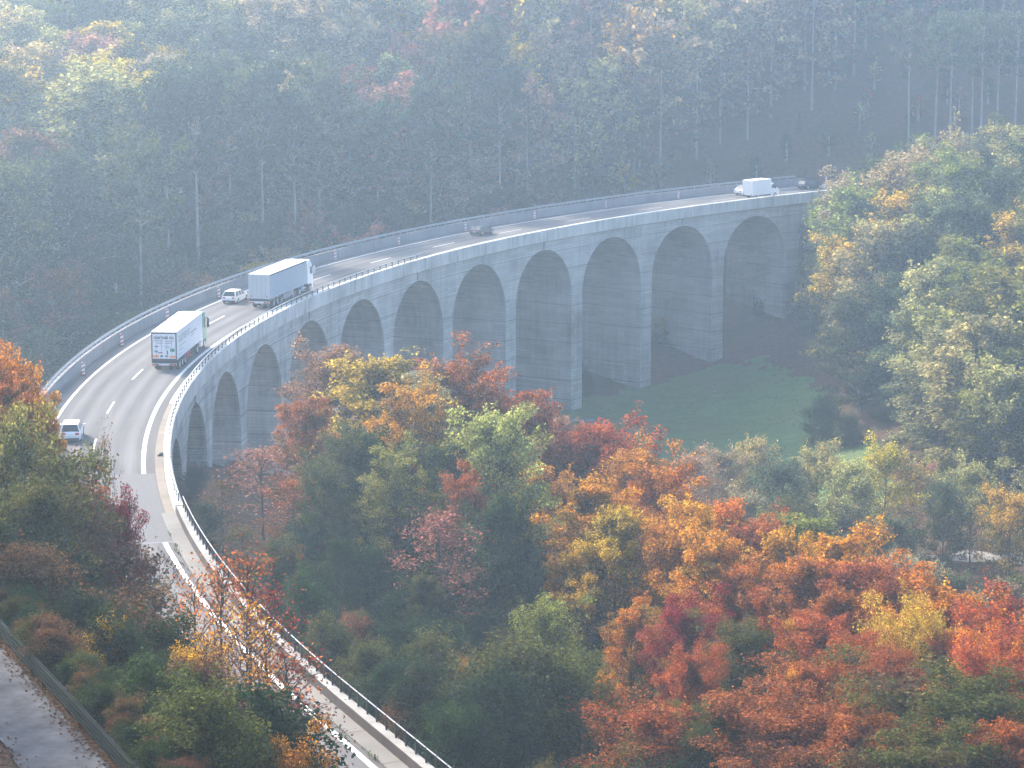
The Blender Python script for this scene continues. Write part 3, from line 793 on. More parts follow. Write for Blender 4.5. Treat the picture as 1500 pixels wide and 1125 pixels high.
def semi(label, kind):
    root = empty('semi_truck'); tag(root, label, 'truck', 'trucks in the right lane')
    w, TL, zf, zt = 1.275, 13.6, 1.18, 4.0
    side = 'trailer_white' if kind == 'reefer' else 'grey_curtain'
    MB().box(-w, w, 0.06, TL, zf, zt - .05, .02).done('trailer_body', side, root)
    MB().box(-w - .012, w + .012, 0.0, TL + .02, zt - .05, zt + .02, .015).done('trailer_roof', 'roof_white', root)
    fr = 'frame_maroon' if kind == 'reefer' else 'door_grey'
    f = MB()
    for x0, x1 in ((-w - .006, -w + .11), (w - .11, w + .006)): f.box(x0, x1, -.03, .055, zf - .02, zt - .052)
    f.box(-w + .11, w - .11, -.03, .055, zt - .18, zt - .052); f.box(-w + .11, w - .11, -.03, .055, zf - .02, zf + .12)
    f.done('door_frame', fr, root)
    for sx in (-1, 1):
        x0, x1 = sorted((sx * .015, sx * (w - .115)))
        d = MB().box(x0, x1, -.012, .055, zf + .125, zt - .185, .008).done('rear_door', 'trailer_white' if kind == 'reefer' else 'door_grey', root)
        for q in (.28, .78):
            MB().cyl((sx * q, -.03, (zf + zt) / 2 - .05), .022, zt - zf - .4, 8, 'z').done('locking_bar', 'galvanised', d)
    MB().box(-w, w, -.02, .10, zf - .32, zf - .025, .01).done('tail_beam', 'chassis', root)
    MB().box(-w + .02, w - .02, -.10, .05, .62, .84, .015).done('bumper', 'door_grey' if kind == 'reefer' else 'white_paint', root)
    for sx in (-1, 1):
        a, b = sorted((sx * .82, sx * 1.22)); MB().box(a, b, -.135, -.095, .66, .80).done('taillight', 'tail_red', root)
        a, b = sorted((sx * .60, sx * .80)); MB().box(a, b, -.125, -.095, .66, .80).done('lamp_housing', 'chassis', root)
        MB().box(sx * .62 - .2, sx * .62 + .2, .2, .24, .18, .60).done('mud_flap', 'chassis', root)
    MB().box(-.36, .36, -.122, -.10, .68, .79).done('number_plate', 'plate', root)
    MB().box(-.5, .5, .3, TL - .2, .80, zf - .003).done('chassis', 'chassis', root)
    for y in (1.6, 2.95, 4.3):
        for sx in (-1, 1): wheel(root, sx * (w - .22), y, .50, .38)
    for sx in (-1, 1):
        a, b = sorted((sx * 1.16, sx * 1.23)); MB().box(a, b, 5.2, 7.6, .45, 1.05, .02).done('side_guard', 'red_box' if kind == 'reefer' else 'tank_metal', root)
        a, b = sorted((sx * .85, sx * 1.22)); MB().box(a, b, 8.0, 8.7, .50, 1.12, .03).done('stowage_box', 'chassis' if kind == 'reefer' else 'tank_metal', root)
        MB().box(sx * .9 - .08, sx * .9 + .08, 9.3, 9.5, .1, zf - .003).done('landing_leg', 'galvanised', root)
    paint = 'green_cab' if kind == 'reefer' else 'white_paint'
    y0 = TL + .35
    prof = [(y0, 1.0), (y0, 3.3), (y0 + .35, 3.86), (y0 + .9, 3.92), (y0 + 1.55, 3.45), (y0 + 2.0, 2.55), (y0 + 2.15, 1.7), (y0 + 2.12, .45), (y0 + 1.6, .40), (y0 + 1.6, 1.0)]
    rings = []
    for x, ins in ((-1.24, .05), (-1.20, 0), (1.20, 0), (1.24, .05)):
        rings.append([(x, y + (ins if y < y0 + 1 else -ins), z - (ins if z > 3 else 0)) for (y, z) in prof])
    MB().loft(rings).done('cab', paint, root, 30)
    MB().loft([[(-1.1, y0 + 2.03, 2.56), (1.1, y0 + 2.03, 2.56), (1.05, y0 + 1.60, 3.40), (-1.05, y0 + 1.60, 3.40)], [(-1.1, y0 + 2.0, 2.50), (1.1, y0 + 2.0, 2.50), (1.05, y0 + 1.5, 3.40), (-1.05, y0 + 1.5, 3.40)]]).done('windscreen', 'glass', root)
    for sx in (-1, 1):
        a, b = sorted((sx * 1.235, sx * 1.25)); MB().box(a, b, y0 + .95, y0 + 1.75, 2.15, 3.0, .005).done('side_window', 'glass', root)
        a, b = sorted((sx * 1.34, sx * 1.56)); MB().box(a, b, y0 + 1.75, y0 + 1.95, 2.1, 3.05, .04).done('mirror', 'chassis' if kind == 'reefer' else 'white_paint', root)
        a, b = sorted((sx * 1.22, sx * 1.45)); MB().box(a, b, y0 + 1.8, y0 + 1.86, 3.06, 3.14).done('mirror_arm', 'chassis', root)
        MB().cyl((sx * .92, y0 - 1.35, .78), .34, 1.3, 16, 'y').done('fuel_tank', 'tank_metal', root, 40)
        a, b = sorted((sx * 1.20, sx * 1.245)); MB().box(a, b, y0 - 1.2, y0 - .02, .45, 1.15, .01).done('side_skirt', 'tank_metal' if kind == 'reefer' else 'chassis', root)
    if kind != 'reefer':
        MB().box(1.0, 1.235, y0 - 2.4, y0 - 1.5, .48, 1.0, .03).done('toolbox', 'blue_tank', root)
    MB().box(-.45, .45, TL - 4.6, y0 + 1.5, .55, .95).done('tractor_frame', 'chassis', root)
    for y in (TL - 2.6, y0 + 1.0):
        for sx in (-1, 1): wheel(root, sx * 1.04, y, .50, .36)
    y = -.018
    if kind == 'reefer':
        X = R(90)
        text(root, 'GARTNER KG', .36, (0, y, 3.40), (X, 0, 0), 'print_black', xs=0.92)
        pr = MB()
        for (a, b, z, h) in ((-1.02, -.08, 3.08, .05), (.10, 1.0, 3.05, .05), (-.72, -.10, 2.86, .045), (.08, .74, 2.85, .045), (-.95, -.55, 2.50, .09), (-.3, -.08, 2.58, .03), (.1, .5, 2.56, .03), (.1, .62, 2.42, .03), (-.4, -.1, 1.50, .14), (.1, .42, 1.50, .14)):
            pr.box(a, b, y - .006, y + .004, z, z + h)
        pr.done('small_print', 'print_black', root)
        for (nm, a, b, z0, z1, m_) in (('orange_sticker', -1.12, -.55, 1.42, 1.68, 'orange_sticker'), ('orange_sticker', .55, 1.12, 1.42, 1.60, 'orange_sticker'), ('green_sticker', .62, 1.06, 2.02, 2.34, 'green_sticker'),
                                       ('blue_sticker', -1.0, -.62, 1.95, 2.12, 'blue_sticker'), ('pink_sticker', -.6, -.14, 1.86, 1.98, 'pink_sticker'), ('black_emblem', .26, .40, 1.74, 2.14, 'print_black')):
            MB().box(a, b, y - .008, y + .004, z0, z1).done(nm, m_, root)
        xs_ = w + .004
        for sx in (1, -1):
            rot = (X, 0, sx * X)
            text(root, 'GARTNER KG', 1.0, (sx * xs_, 3.9 if sx > 0 else 6.6, 3.05), rot, 'print_grey', xs=0.95)
            sp = MB()
            for (a, b, z, h) in ((1.3, 4.6, 2.30, .10), (1.3, 3.2, 1.95, .10), (7.2, 10.4, 2.75, .16), (7.2, 9.2, 2.45, .08), (1.2, 2.2, 1.50, .08)):
                sp.box(*sorted((sx * (w - .002), sx * (w + .006))), a, b, z, z + h)
            sp.done('small_print', 'print_grey', root)
        MB().box(-.95, .95, TL + .005, TL + .33, 2.2, 3.85, .05).done('cooling_unit', 'white_paint', root)
    else:
        for sx in (-1, 1):
            a, b = sorted((sx * (w + .001), sx * (w + .03)))
            MB().box(a, b, .02, TL, zt - .16, zt - .055).done('curtain_rail', 'chassis', root)
            MB().box(a, b, .02, TL, zf - .01, zf + .14).done('curtain_hem', 'door_grey', root)
            for yy in np.arange(.9, TL, .95):
                MB().box(*sorted((sx * (w + .001), sx * (w + .018))), yy, yy + .05, zf + .142, zt - .165).done('curtain_strap', 'grey_curtain', root)
        for (a, b, z0, z1) in ((-.75, -.70, 2.9, 3.5), (-1.2, -1.12, 1.9, 3.5), (.72, .78, 1.4, 1.8), (-1.0, -.9, 1.35, 1.55), (.9, 1.0, 1.35, 1.5)):
            MB().box(a, b, y - .008, y + .004, z0, z1).done('door_marking', 'print_grey' if z1 > 2 else 'red_reflect', root)
    # red and white contour tape
    tp = MB()
    for k in range(9):
        if k % 2 == 0: tp.box(-w + .02 + k * .28, -w + .02 + k * .28 + .27, -.112, -.101, .62, .655)
    tp.done('warning_tape', 'red_reflect', root)
    return root
place(semi('white semi truck with black lettering and orange stickers on its rear doors, green cab', 'reefer'), s_phi(0.048), 2.45, R(-1.5))
place(semi('grey curtain sided semi truck with white roof and white cab', 'curtain'), s_phi(0.222), 2.25, R(-1.0))

def box_van():
    root = empty('box_van'); tag(root, 'white box van near the far end of the viaduct', 'van')
    MB().box(-1.08, 1.08, 0, 4.5, .55, 2.95, .03).done('cargo_box', 'white_paint', root)
    MB().box(-1.0, 1.0, 0, 4.6, .38, .55, .01).done('chassis', 'chassis', root)
    prof = [(4.55, .40), (4.55, 2.2), (5.1, 2.25), (5.75, 1.55), (6.45, 1.30), (6.6, .95), (6.58, .35)]
    rings = [[(x, y + 0, z - (0.05 if abs(x) > .95 else 0)) for y, z in prof] for x in (-1.0, -.94, .94, 1.0)]
    MB().loft(rings).done('cab', 'white_paint', root, 30)
    MB().loft([[(-.88, 5.16, 2.20), (.88, 5.16, 2.20), (.92, 5.76, 1.58), (-.92, 5.76, 1.58)], [(-.88, 5.14, 2.16), (.88, 5.14, 2.16), (.92, 5.72, 1.55), (-.92, 5.72, 1.55)]]).done('windscreen', 'glass', root)
    for sx in (-1, 1):
        a, b = sorted((sx * .992, sx * 1.008)); MB().box(a, b, 4.75, 5.55, 1.45, 2.02).done('side_window', 'glass', root)
        for y in (1.4, 5.6): wheel(root, sx * .90, y, .36, .24)
        a, b = sorted((sx * 1.06, sx * 1.26)); MB().box(a, b, 5.45, 5.55, 1.35, 1.75, .02).done('mirror', 'chassis', root)
        MB().box(sx * .85 - .08, sx * .85 + .08, -.02, .02, .62, .80).done('taillight', 'tail_red', root)
    for sx in (-1, 1):
        a, b = sorted((sx * .01, sx * 1.0)); MB().box(a, b, -.015, .0, .68, 2.86, .004).done('rear_door', 'white_paint', root)
    return root
place(box_van(), s_phi(0.777), 2.1)

# small things on the shoulder and in the meadow
def lump(name, label, cat, loc, r, mat, sq=0.6):
    bm = bmesh.new(); bmesh.ops.create_icosphere(bm, subdivisions=3, radius=r)
    for v in bm.verts:
        k = 1 + 0.28 * math.sin(v.co.x * 9 / r * .4 + 1) * math.cos(v.co.y * 7 / r * .4) + .18 * math.sin(v.co.z * 11 / r * .4 + v.co.x * 5 / r)
        v.co = Vector((v.co.x * k, v.co.y * k, max(-r * .5, v.co.z * sq * k) + r * .5 * sq))
    me = bpy.data.meshes.new(name); bm.to_mesh(me); bm.free(); me.materials.append(MAT[mat]); me.polygons.foreach_set('use_smooth', [True] * len(me.polygons))
    return tag(link(name, me, None, loc), label, cat)
_v = at(236, 668, 0.1)
lump('rubbish_bag', 'small dark bundle of rubbish on the sandy kerb of the shoulder', 'rubbish', (_v.x, _v.y, 0.10), 0.33, 'rubbish')
_v = at(862, 622, -27.6)
slab = empty('trough', (_v.x, _v.y, gz(_v.x, _v.y))); tag(slab, 'low pale concrete trough lying in the meadow below the tall piers', 'trough')
MB().box(-2.6, 2.6, -.7, .7, -.4, .55, .04).done('basin', 'concrete_wall', slab)
MB().box(-1.4, 2.3, -.5, .5, .555, .68, .02).done('cover', 'kerb_stone', slab)
# weeds in the near gutter
n = 900
ws = rng.uniform(S_NEAR + 60, S_STEP - 6, n); clump = (np.sin(ws * 1.1) + np.sin(ws * .37 + 1) > .55); ws = ws[clump]; n = len(ws)
x_, y_, tx_, ty_ = axis(ws); o_ = 4.90 + np.array([FLARE(q_) for q_ in ws]) + rng.normal(0, .06, n)
P_ = np.stack([x_ + ty_ * o_, y_ - tx_ * o_, np.full(n, .02)], 1); aa = rng.uniform(0, 6.28, n); hw = rng.uniform(.03, .08, n); hh = rng.uniform(.08, .34, n)
D_ = np.stack([np.cos(aa), np.sin(aa), 0 * aa], 1) * hw[:, None]; T_ = P_ + np.stack([rng.normal(0, .08, n), rng.normal(0, .08, n), hh], 1)
wd = link('weeds', quad_mesh('weeds', np.stack([P_ - D_ * .3, P_ + D_ * .3, T_ + D_, T_ - D_], 1), MAT['leaves'], {'turn': rng.random(n), 'rnd': rng.random(n)}))
wd['tint_a'] = (.10, .11, .03); wd['tint_b'] = (.05, .08, .025); tag(wd, 'green weeds growing in the gutter of the near roadside', 'weeds', kind='stuff')
# fallen leaves along both edges of the path
n = 5000
u_ = rng.uniform(-20, 35, n); w__ = np.where(rng.random(n) < .7, rng.normal(W0 * .55, .35, n), rng.normal(W1 + .25, .35, n))
q_ = PATH_A + u_[:, None] * PATH_D + w__[:, None] * PATH_N
P_ = np.c_[q_, np.full(n, PZ + .07) + rng.uniform(0, .03, n)]; aa = rng.uniform(0, 6.28, n); sz = rng.uniform(.04, .09, n)
d1 = np.stack([np.cos(aa), np.sin(aa), rng.normal(0, .25, n)], 1) * sz[:, None]; d2 = np.stack([-np.sin(aa), np.cos(aa), rng.normal(0, .25, n)], 1) * sz[:, None] * .7
fl = link('fallen_leaves', quad_mesh('fallen_leaves', np.stack([P_ - d1, P_ - d2, P_ + d1, P_ + d2], 1), MAT['leaves'], {'turn': rng.random(n), 'rnd': rng.random(n)}))
fl['tint_a'] = (.16, .07, .03); fl['tint_b'] = (.07, .035, .02); tag(fl, 'brown fallen leaves along the edges of the path', 'leaves', kind='stuff')
# ------------------------------------------------------------------ trees
ORDS = ['first', 'second', 'third', 'fourth', 'fifth', 'sixth', 'seventh', 'eighth', 'ninth', 'tenth', 'eleventh', 'twelfth']
def nrm(a): return a / np.maximum(np.linalg.norm(a, axis=-1, keepdims=True), 1e-9)
def leaf_quads(P, N, size, g, aspect=0.62):
    """one pointed leaf-sized face per point, normals N jittered."""
    n = len(P)
    N = nrm(N + g.normal(0, 0.55, (n, 3)))
    t = nrm(np.cross(N, g.normal(0, 1, (n, 3)))); b = np.cross(N, t)
    s = size * g.uniform(0.65, 1.35, n)[:, None]
    fold = N * s * 0.18
    return np.stack([P - t * s * .5, P + b * s * aspect * .5 + fold - t * s * .08, P + t * s * .5, P - b * s * aspect * .5 + fold - t * s * .08], 1)

def tubes(paths, sides=5):
    """paths: list of (pts (k,3), radii (k,)); one mesh's verts and faces."""
    V, F, base = [], [], 0
    ang = np.arange(sides) * 2 * math.pi / sides
    for pts, rad in paths:
        pts = np.asarray(pts, float); k = len(pts)
        d = nrm(np.gradient(pts, axis=0)); ref = np.where(np.abs(d[:, 2:3]) > .9, np.array([[1., 0, 0]]), np.array([[0, 0, 1.]]))
        a = nrm(np.cross(d, ref)); b = np.cross(d, a)
        ring = pts[:, None] + (a[:, None] * np.cos(ang)[None, :, None] + b[:, None] * np.sin(ang)[None, :, None]) * np.asarray(rad)[:, None, None]
        V.append(ring.reshape(-1, 3))
        i = np.arange(k - 1)[:, None] * sides + np.arange(sides)[None]; i2 = np.arange(k - 1)[:, None] * sides + (np.arange(sides)[None] + 1) % sides
        F.append((np.stack([i, i2, i2 + sides, i + sides], -1).reshape(-1, 4) + base)); base += k * sides
    return np.concatenate(V), np.concatenate(F)
def tube_mesh(name, paths, mat, sides=5):
    V, F = tubes(paths, sides)
    me = bpy.data.meshes.new(name); me.vertices.add(len(V)); me.vertices.foreach_set('co', V.astype(np.float32).ravel())
    me.loops.add(F.size); me.loops.foreach_set('vertex_index', F.astype(np.int32).ravel()); me.polygons.add(len(F))
    me.polygons.foreach_set('loop_start', np.arange(0, F.size, 4, dtype=np.int32)); me.polygons.foreach_set('loop_total', np.full(len(F), 4, np.int32))
    me.polygons.foreach_set('use_smooth', np.ones(len(F), bool)); me.materials.append(mat); me.update(calc_edges=True); return me

def broadleaf(seed, H, Rc, base=0.22, limbs=46, sprays=9, leaves=60, lsize=0.26, layered=0.7, pointy=1.0, lean=0.03, spike=0.0):
    """a tree of unit design: returns leaf quads, attributes and limb paths."""
    g = np.random.default_rng(seed)
    tz = np.linspace(0, .96 * H, 9); wob = np.cumsum(g.normal(0, lean * H / 9, (9, 2)), 0); wob -= wob[0]
    trunk = np.c_[wob, tz]; tr = np.interp(tz / H, [0, .03, .5, 1], [.021 * H * .62, .0155 * H * .62, .010 * H * .62, .003 * H * .62])
    paths = [(trunk, tr)]
    Q, turn, rnd = [], [], []
    az = g.uniform(0, 6.28)
    # a crown of a few lobes: its outline is uneven
    la = g.uniform(0, 6.28, 5); lh = g.uniform(.3, .95, 5); lw = g.uniform(.75, 1.28, 5)
    for i in range(limbs):
        f = (i + g.uniform(0, 1)) / limbs
        hrel = base + (0.97 - base) * f ** .85
        az += 2.39996 + g.normal(0, .35)
        tt = (hrel - base) / (1 - base)
        prof = (math.sin(math.pi * min(1, (tt * .86 + .16)) ** (.85 * pointy))) ** .75
        k = np.exp(-((np.angle(np.exp(1j * (az - la)))) ** 2) / .7 - ((tt - lh) ** 2) / .06)
        prof *= 1 + float((k * (lw - 1)).sum()) * 1.2
        reach = Rc * prof * g.uniform(.70, 1.12)
        el = R(16 + 10 * (1 - layered) + 50 * tt ** 1.2 + g.normal(0, 8))
        st = np.array([np.interp(hrel * H, tz, trunk[:, 0]), np.interp(hrel * H, tz, trunk[:, 1]), hrel * H * (1 - .06 * (1 - tt))])
        L = reach / max(.45, math.cos(el)); u = np.linspace(0, 1, 6)
        hd = np.array([math.cos(az), math.sin(az)])
        sag = -.12 * L * u ** 2.2 * (1 - tt)
        pts = np.c_[st[0] + hd[0] * math.cos(el) * L * u, st[1] + hd[1] * math.cos(el) * L * u, st[2] + math.sin(el) * L * u + sag]
        pts[1:] += g.normal(0, .035 * L, (5, 3))
        r0 = .0042 * H * (1 - .6 * tt)
        paths.append((pts, np.linspace(r0, .012, 6)))
        spray_turn = g.uniform(-.34, .34)
        for s in range(sprays):
            u0 = g.uniform(.34, 1.04) if s else 1.0
            c = np.array([np.interp(u0, u, pts[:, j]) for j in range(3)])
            side = g.choice([-1, 1]); out = nrm(np.array([hd[0], hd[1], 0]) + side * g.uniform(0, 1.1) * np.array([-hd[1], hd[0], 0]))
            dist = g.uniform(.1, .42) * (reach * .55 + .5)
            tip = c + out * dist + np.array([0, 0, g.uniform(-.12, .18) * dist + .10])
            if s < 4: paths.append((np.stack([c - (c - pts[3]) * .15, (c + tip) / 2 + [0, 0, .08], tip]), np.array([.022, .014, .006])))
            n = int(leaves * g.uniform(.5, 1.5))
            a_, b_, c_ = .70 + .36 * dist, .52 + .26 * dist, (.12 + .42 * (1 - layered))
            loc = g.normal(0, 1, (n, 3)); loc /= np.maximum(1, np.linalg.norm(loc, axis=1) / 1.7)[:, None]
            lat = np.cross(np.array([0, 0, 1.]), out)
            P = (c + tip) / 2 + loc[:, :1] * out * a_ * .62 + loc[:, 1:2] * lat * b_ * .8 + loc[:, 2:] * np.array([0, 0, 1.]) * c_
            P[:, 2] -= .10 * (np.abs(loc[:, 0]) * a_) ** 1.5 * (1 - tt)
            N = np.tile(np.array([out[0] * .35, out[1] * .35, layered + .25]), (n, 1)) + loc * (1 - layered) * .9
            Q.append(leaf_quads(P, N, lsize, g))
            tval = .12 + .72 * (P[:, 2] / H) + .10 * (np.hypot(P[:, 0] - st[0], P[:, 1] - st[1]) / Rc) + spray_turn - .12
            turn.append(np.clip(tval + g.normal(0, .13, n), 0, 1)); rnd.append(g.random(n))
        if tt > .35:                                       # upright shoots at the limb's end roughen the outline
            for _ in range(2):
                e0 = pts[g.integers(3, 6)] + g.normal(0, .35, 3); n = int(leaves * .45); uu = g.random(n); hh = g.uniform(.6, 1.5) * (lsize / .27) ** .5
                P = e0 + np.c_[g.normal(0, .17, n) + hd[0] * uu * .5, g.normal(0, .17, n) + hd[1] * uu * .5, uu * hh + .1]
                Q.append(leaf_quads(P, g.normal(0, 1, (n, 3)), lsize * .95, g)); turn.append(np.clip(.05 + .75 * P[:, 2] / H + spray_turn + g.normal(0, .1, n), 0, 1)); rnd.append(g.random(n))
    if spike > 0:                                          # upright leader shoots standing out of the crown
        for k in range(int(7 * spike) + 2):
            a0, r_ = g.uniform(0, 6.28), Rc * .45 * math.sqrt(g.random()); x0, y0 = trunk[-1, 0] + r_ * math.cos(a0), trunk[-1, 1] + r_ * math.sin(a0)
            z0 = H * .93 - r_ * .45; hh = g.uniform(1.2, 2.6) * spike; n = int(leaves * 1.2)
            uu = g.random(n); P = np.c_[x0 + g.normal(0, .26, n) * (1.15 - uu), y0 + g.normal(0, .26, n) * (1.15 - uu), z0 + uu * hh]
            Q.append(leaf_quads(P, g.normal(0, 1, (n, 3)), lsize, g)); turn.append(np.clip(g.normal(.8, .1, n), 0, 1)); rnd.append(g.random(n))
            paths.append((np.array([[x0, y0, z0 - .6], [x0, y0, z0 + hh * .9]]), np.array([.03, .008])))
    return np.concatenate(Q), np.concatenate(turn), np.concatenate(rnd), paths

def conifer(seed, H, Rc, tiers=26, per=9, leaves=42, lsize=.34):
    g = np.random.default_rng(seed); Q, turn, rnd = [], [], []
    paths = [(np.array([[0, 0, 0], [0, 0, H * .5], [0, 0, H]]), np.array([.012 * H, .007 * H, .01]))]
    for i in range(tiers):
        t_ = (i + .5) / tiers; z = H * (.10 + .88 * t_); rr = Rc * (1 - t_) ** .85 + .12
        for k in range(max(4, int(per * (1 - .4 * t_)))):
            a = g.uniform(0, 6.28); L = rr * g.uniform(.75, 1.15); out = np.array([math.cos(a), math.sin(a), 0.])
            droop = -.32 * L
            n = int(leaves * (.4 + L / Rc)); u = g.random(n) ** .7
            lat = np.array([-out[1], out[0], 0.])
            P = np.array([0, 0, z]) + out * (u * L)[:, None] + lat * (g.normal(0, .20, n) * (.3 + L * .35) * (1.1 - u * .6))[:, None]
            P[:, 2] += droop * u ** 1.4 + g.normal(0, .08, n) - g.random(n) * .18
            Q.append(leaf_quads(P, np.tile(out * .3 + np.array([0, 0, .8]), (n, 1)), lsize, g, .38)); turn.append(np.clip(g.normal(.35 + .3 * u, .12, n), 0, 1)); rnd.append(g.random(n))
            if k < 5: paths.append((np.array([[0, 0, z], list(out * L * .5 + np.array([0, 0, z + droop * .3])), list(out * L * .95 + np.array([0, 0, z + droop]))]), np.array([.03, .02, .008])))
    return np.concatenate(Q), np.concatenate(turn), np.concatenate(rnd), paths

PROTO = {}
def proto(key, H, Rc, gen, bark='bark', sides=5):
    Q, tu, rn, paths = gen
    PROTO.setdefault(key, []).append((quad_mesh('crown', Q, MAT['leaves'], {'turn': tu, 'rnd': rn}), tube_mesh('trunk', paths, MAT[bark], sides), H, Rc))
for k in range(6):
    H, Rc = 24, [5.6, 6.2, 5.0, 6.6, 5.4, 4.6][k]
    proto('beech', H, Rc, broadleaf(100 + k, H, Rc, .14, 74, 10, 56, .27, [.70, .6, .5, .62, .5, .6][k], [1, .9, 1.1, .85, 1, 1.2][k], .02, [.0, .0, .4, .0, .6, .8][k]))
for k in range(3):
    proto('fine', 22, 5.2, broadleaf(360 + k, 22, 5.2, .12, 76, 10, 84, .20, [.6, .4, .5][k], 1.0, .02, [.2, .8, .5][k]))
for k in range(3):
    proto('red', 22, 4.6, broadleaf(140 + k, 22, 4.8, .14, 62, 9, 54, .27, .3, 1.1, .02, 1.0))
for k in range(4):
    proto('small', 13, 3.4, broadleaf(160 + k, 13, 3.4, .12, 46, 8, 44, .21, .5, 1.0, .03, .2))
for k in range(3):
    proto('thin', 16, 3.2, broadleaf(180 + k, 16, 3.2, .15, 44, 8, 9, .24, .3, 1.0, .02, .0))
for k in range(4):
    proto('sapling', 15, 2.0, broadleaf(200 + k, 15, 2.0, .34, 34, 6, 5, .17, .4, .9, .03, .0))
for k in range(4):
    proto('shrub', 5, 2.5, broadleaf(220 + k, 5, 2.5, .03, 36, 9, 52, .17, .4, .8, .05, .0))
for k in range(6):
    H, Rc = 24, [5.4, 6.0, 4.8, 5.8, 5.0, 6.4][k]
    proto('far', H, Rc, broadleaf(240 + k, H, Rc, .12, 66, 9, 38, .40, .38, 1.0, .02, .15 * (k % 3)), 'bark_pale', 4)
for k in range(4):
    proto('hillside', 18, 5.2, broadleaf(320 + k, 18, 5.2, .05, 62, 9, 36, .36, .4, .85, .03, .2 * (k % 2)), 'bark_pale', 4)
for k in range(3):
    proto('tall', 30, 4.2, broadleaf(340 + k, 30, 4.2, .70, 34, 8, 46, .40, .5, 1.0, .015), 'bark_pale', 6)
for k in range(3):
    proto('pale', 14, 4.2, broadleaf(260 + k, 14, 4.2, .20, 44, 8, 30, .30, .3, .95, .03, .0))
for k in range(2):
    proto('spruce', 20, 3.6, conifer(280 + k, 20, 3.6))
# a tall bare stem with a small high crown, as at the upper wood's edge
proto('pole', 27, 2.6, broadleaf(300, 27, 2.6, .68, 18, 6, 26, .40, .5), 'bark_pale', 5)

COL = dict(green=(.040, .068, .022), darkgreen=(.026, .046, .020), olive=(.105, .110, .030), yellow=(.58, .40, .045), gold=(.58, .31, .026), orange=(.55, .22, .028), rust=(.36, .115, .034),
           red=(.35, .088, .030), crimson=(.26, .024, .024), brown=(.165, .085, .042), pale=(.42, .38, .13), pink=(.36, .17, .11), tan=(.37, .29, .15), lime=(.24, .26, .055), greygreen=(.10, .125, .065))
SETTLED = []
def jig(c, a=.12):
    return tuple(float(max(.004, v * random.uniform(1 - a, 1 + a))) for v in c)
def tree(kind, x, y, H, ca, cb, label=None, cat='tree', name=None, group=None, wide=1.0, variant=None):
    P_ = PROTO[kind]; cm, tm, h0, r0 = P_[variant % len(P_)] if variant is not None else random.choice(P_)
    z = gz(x, y) - 0.15
    nm = name or {'spruce': 'spruce_tree', 'shrub': 'shrub', 'sapling': 'sapling'}.get(kind, 'broadleaf_tree')
    root = empty(nm, (x, y, z), random.uniform(0, 6.28))
    k = H / h0; root.scale = (k * wide, k * wide, k)
    link('trunk', tm, root)
    cr = link('crown', cm, root)
    cr['tint_a'] = jig(COL[ca]); cr['tint_b'] = jig(COL[cb])
    tag(root, label, cat, group)
    SETTLED.append((root, kind, ca, cb, x, y, z, H))
    return root
def tree_at(kind, px, py, d, ca, cb, label, wide=1.0, Hmin=4, variant=None, cat='tree', name=None, group=None):
    p = at_y(px, py, d); g_ = gz(p.x, p.y); H = max(Hmin, (p.z - g_) * .955)
    if d < 176 and px > 480 and kind in ('beech', 'red', 'small') and H > 9:
        _, _, h0_, r0_ = PROTO[kind][0]; kind, wide = 'fine', wide * (r0_ / h0_) / (5.2 / 22)
    if kind == 'small' and H > 16: kind, wide = 'beech', wide * 1.1
    if kind == 'shrub' and H > 6.5: kind, wide, name = 'small', wide * .95, 'broadleaf_tree'
    return tree(kind, p.x, p.y, H, ca, cb, label, cat, name, group, wide, variant)

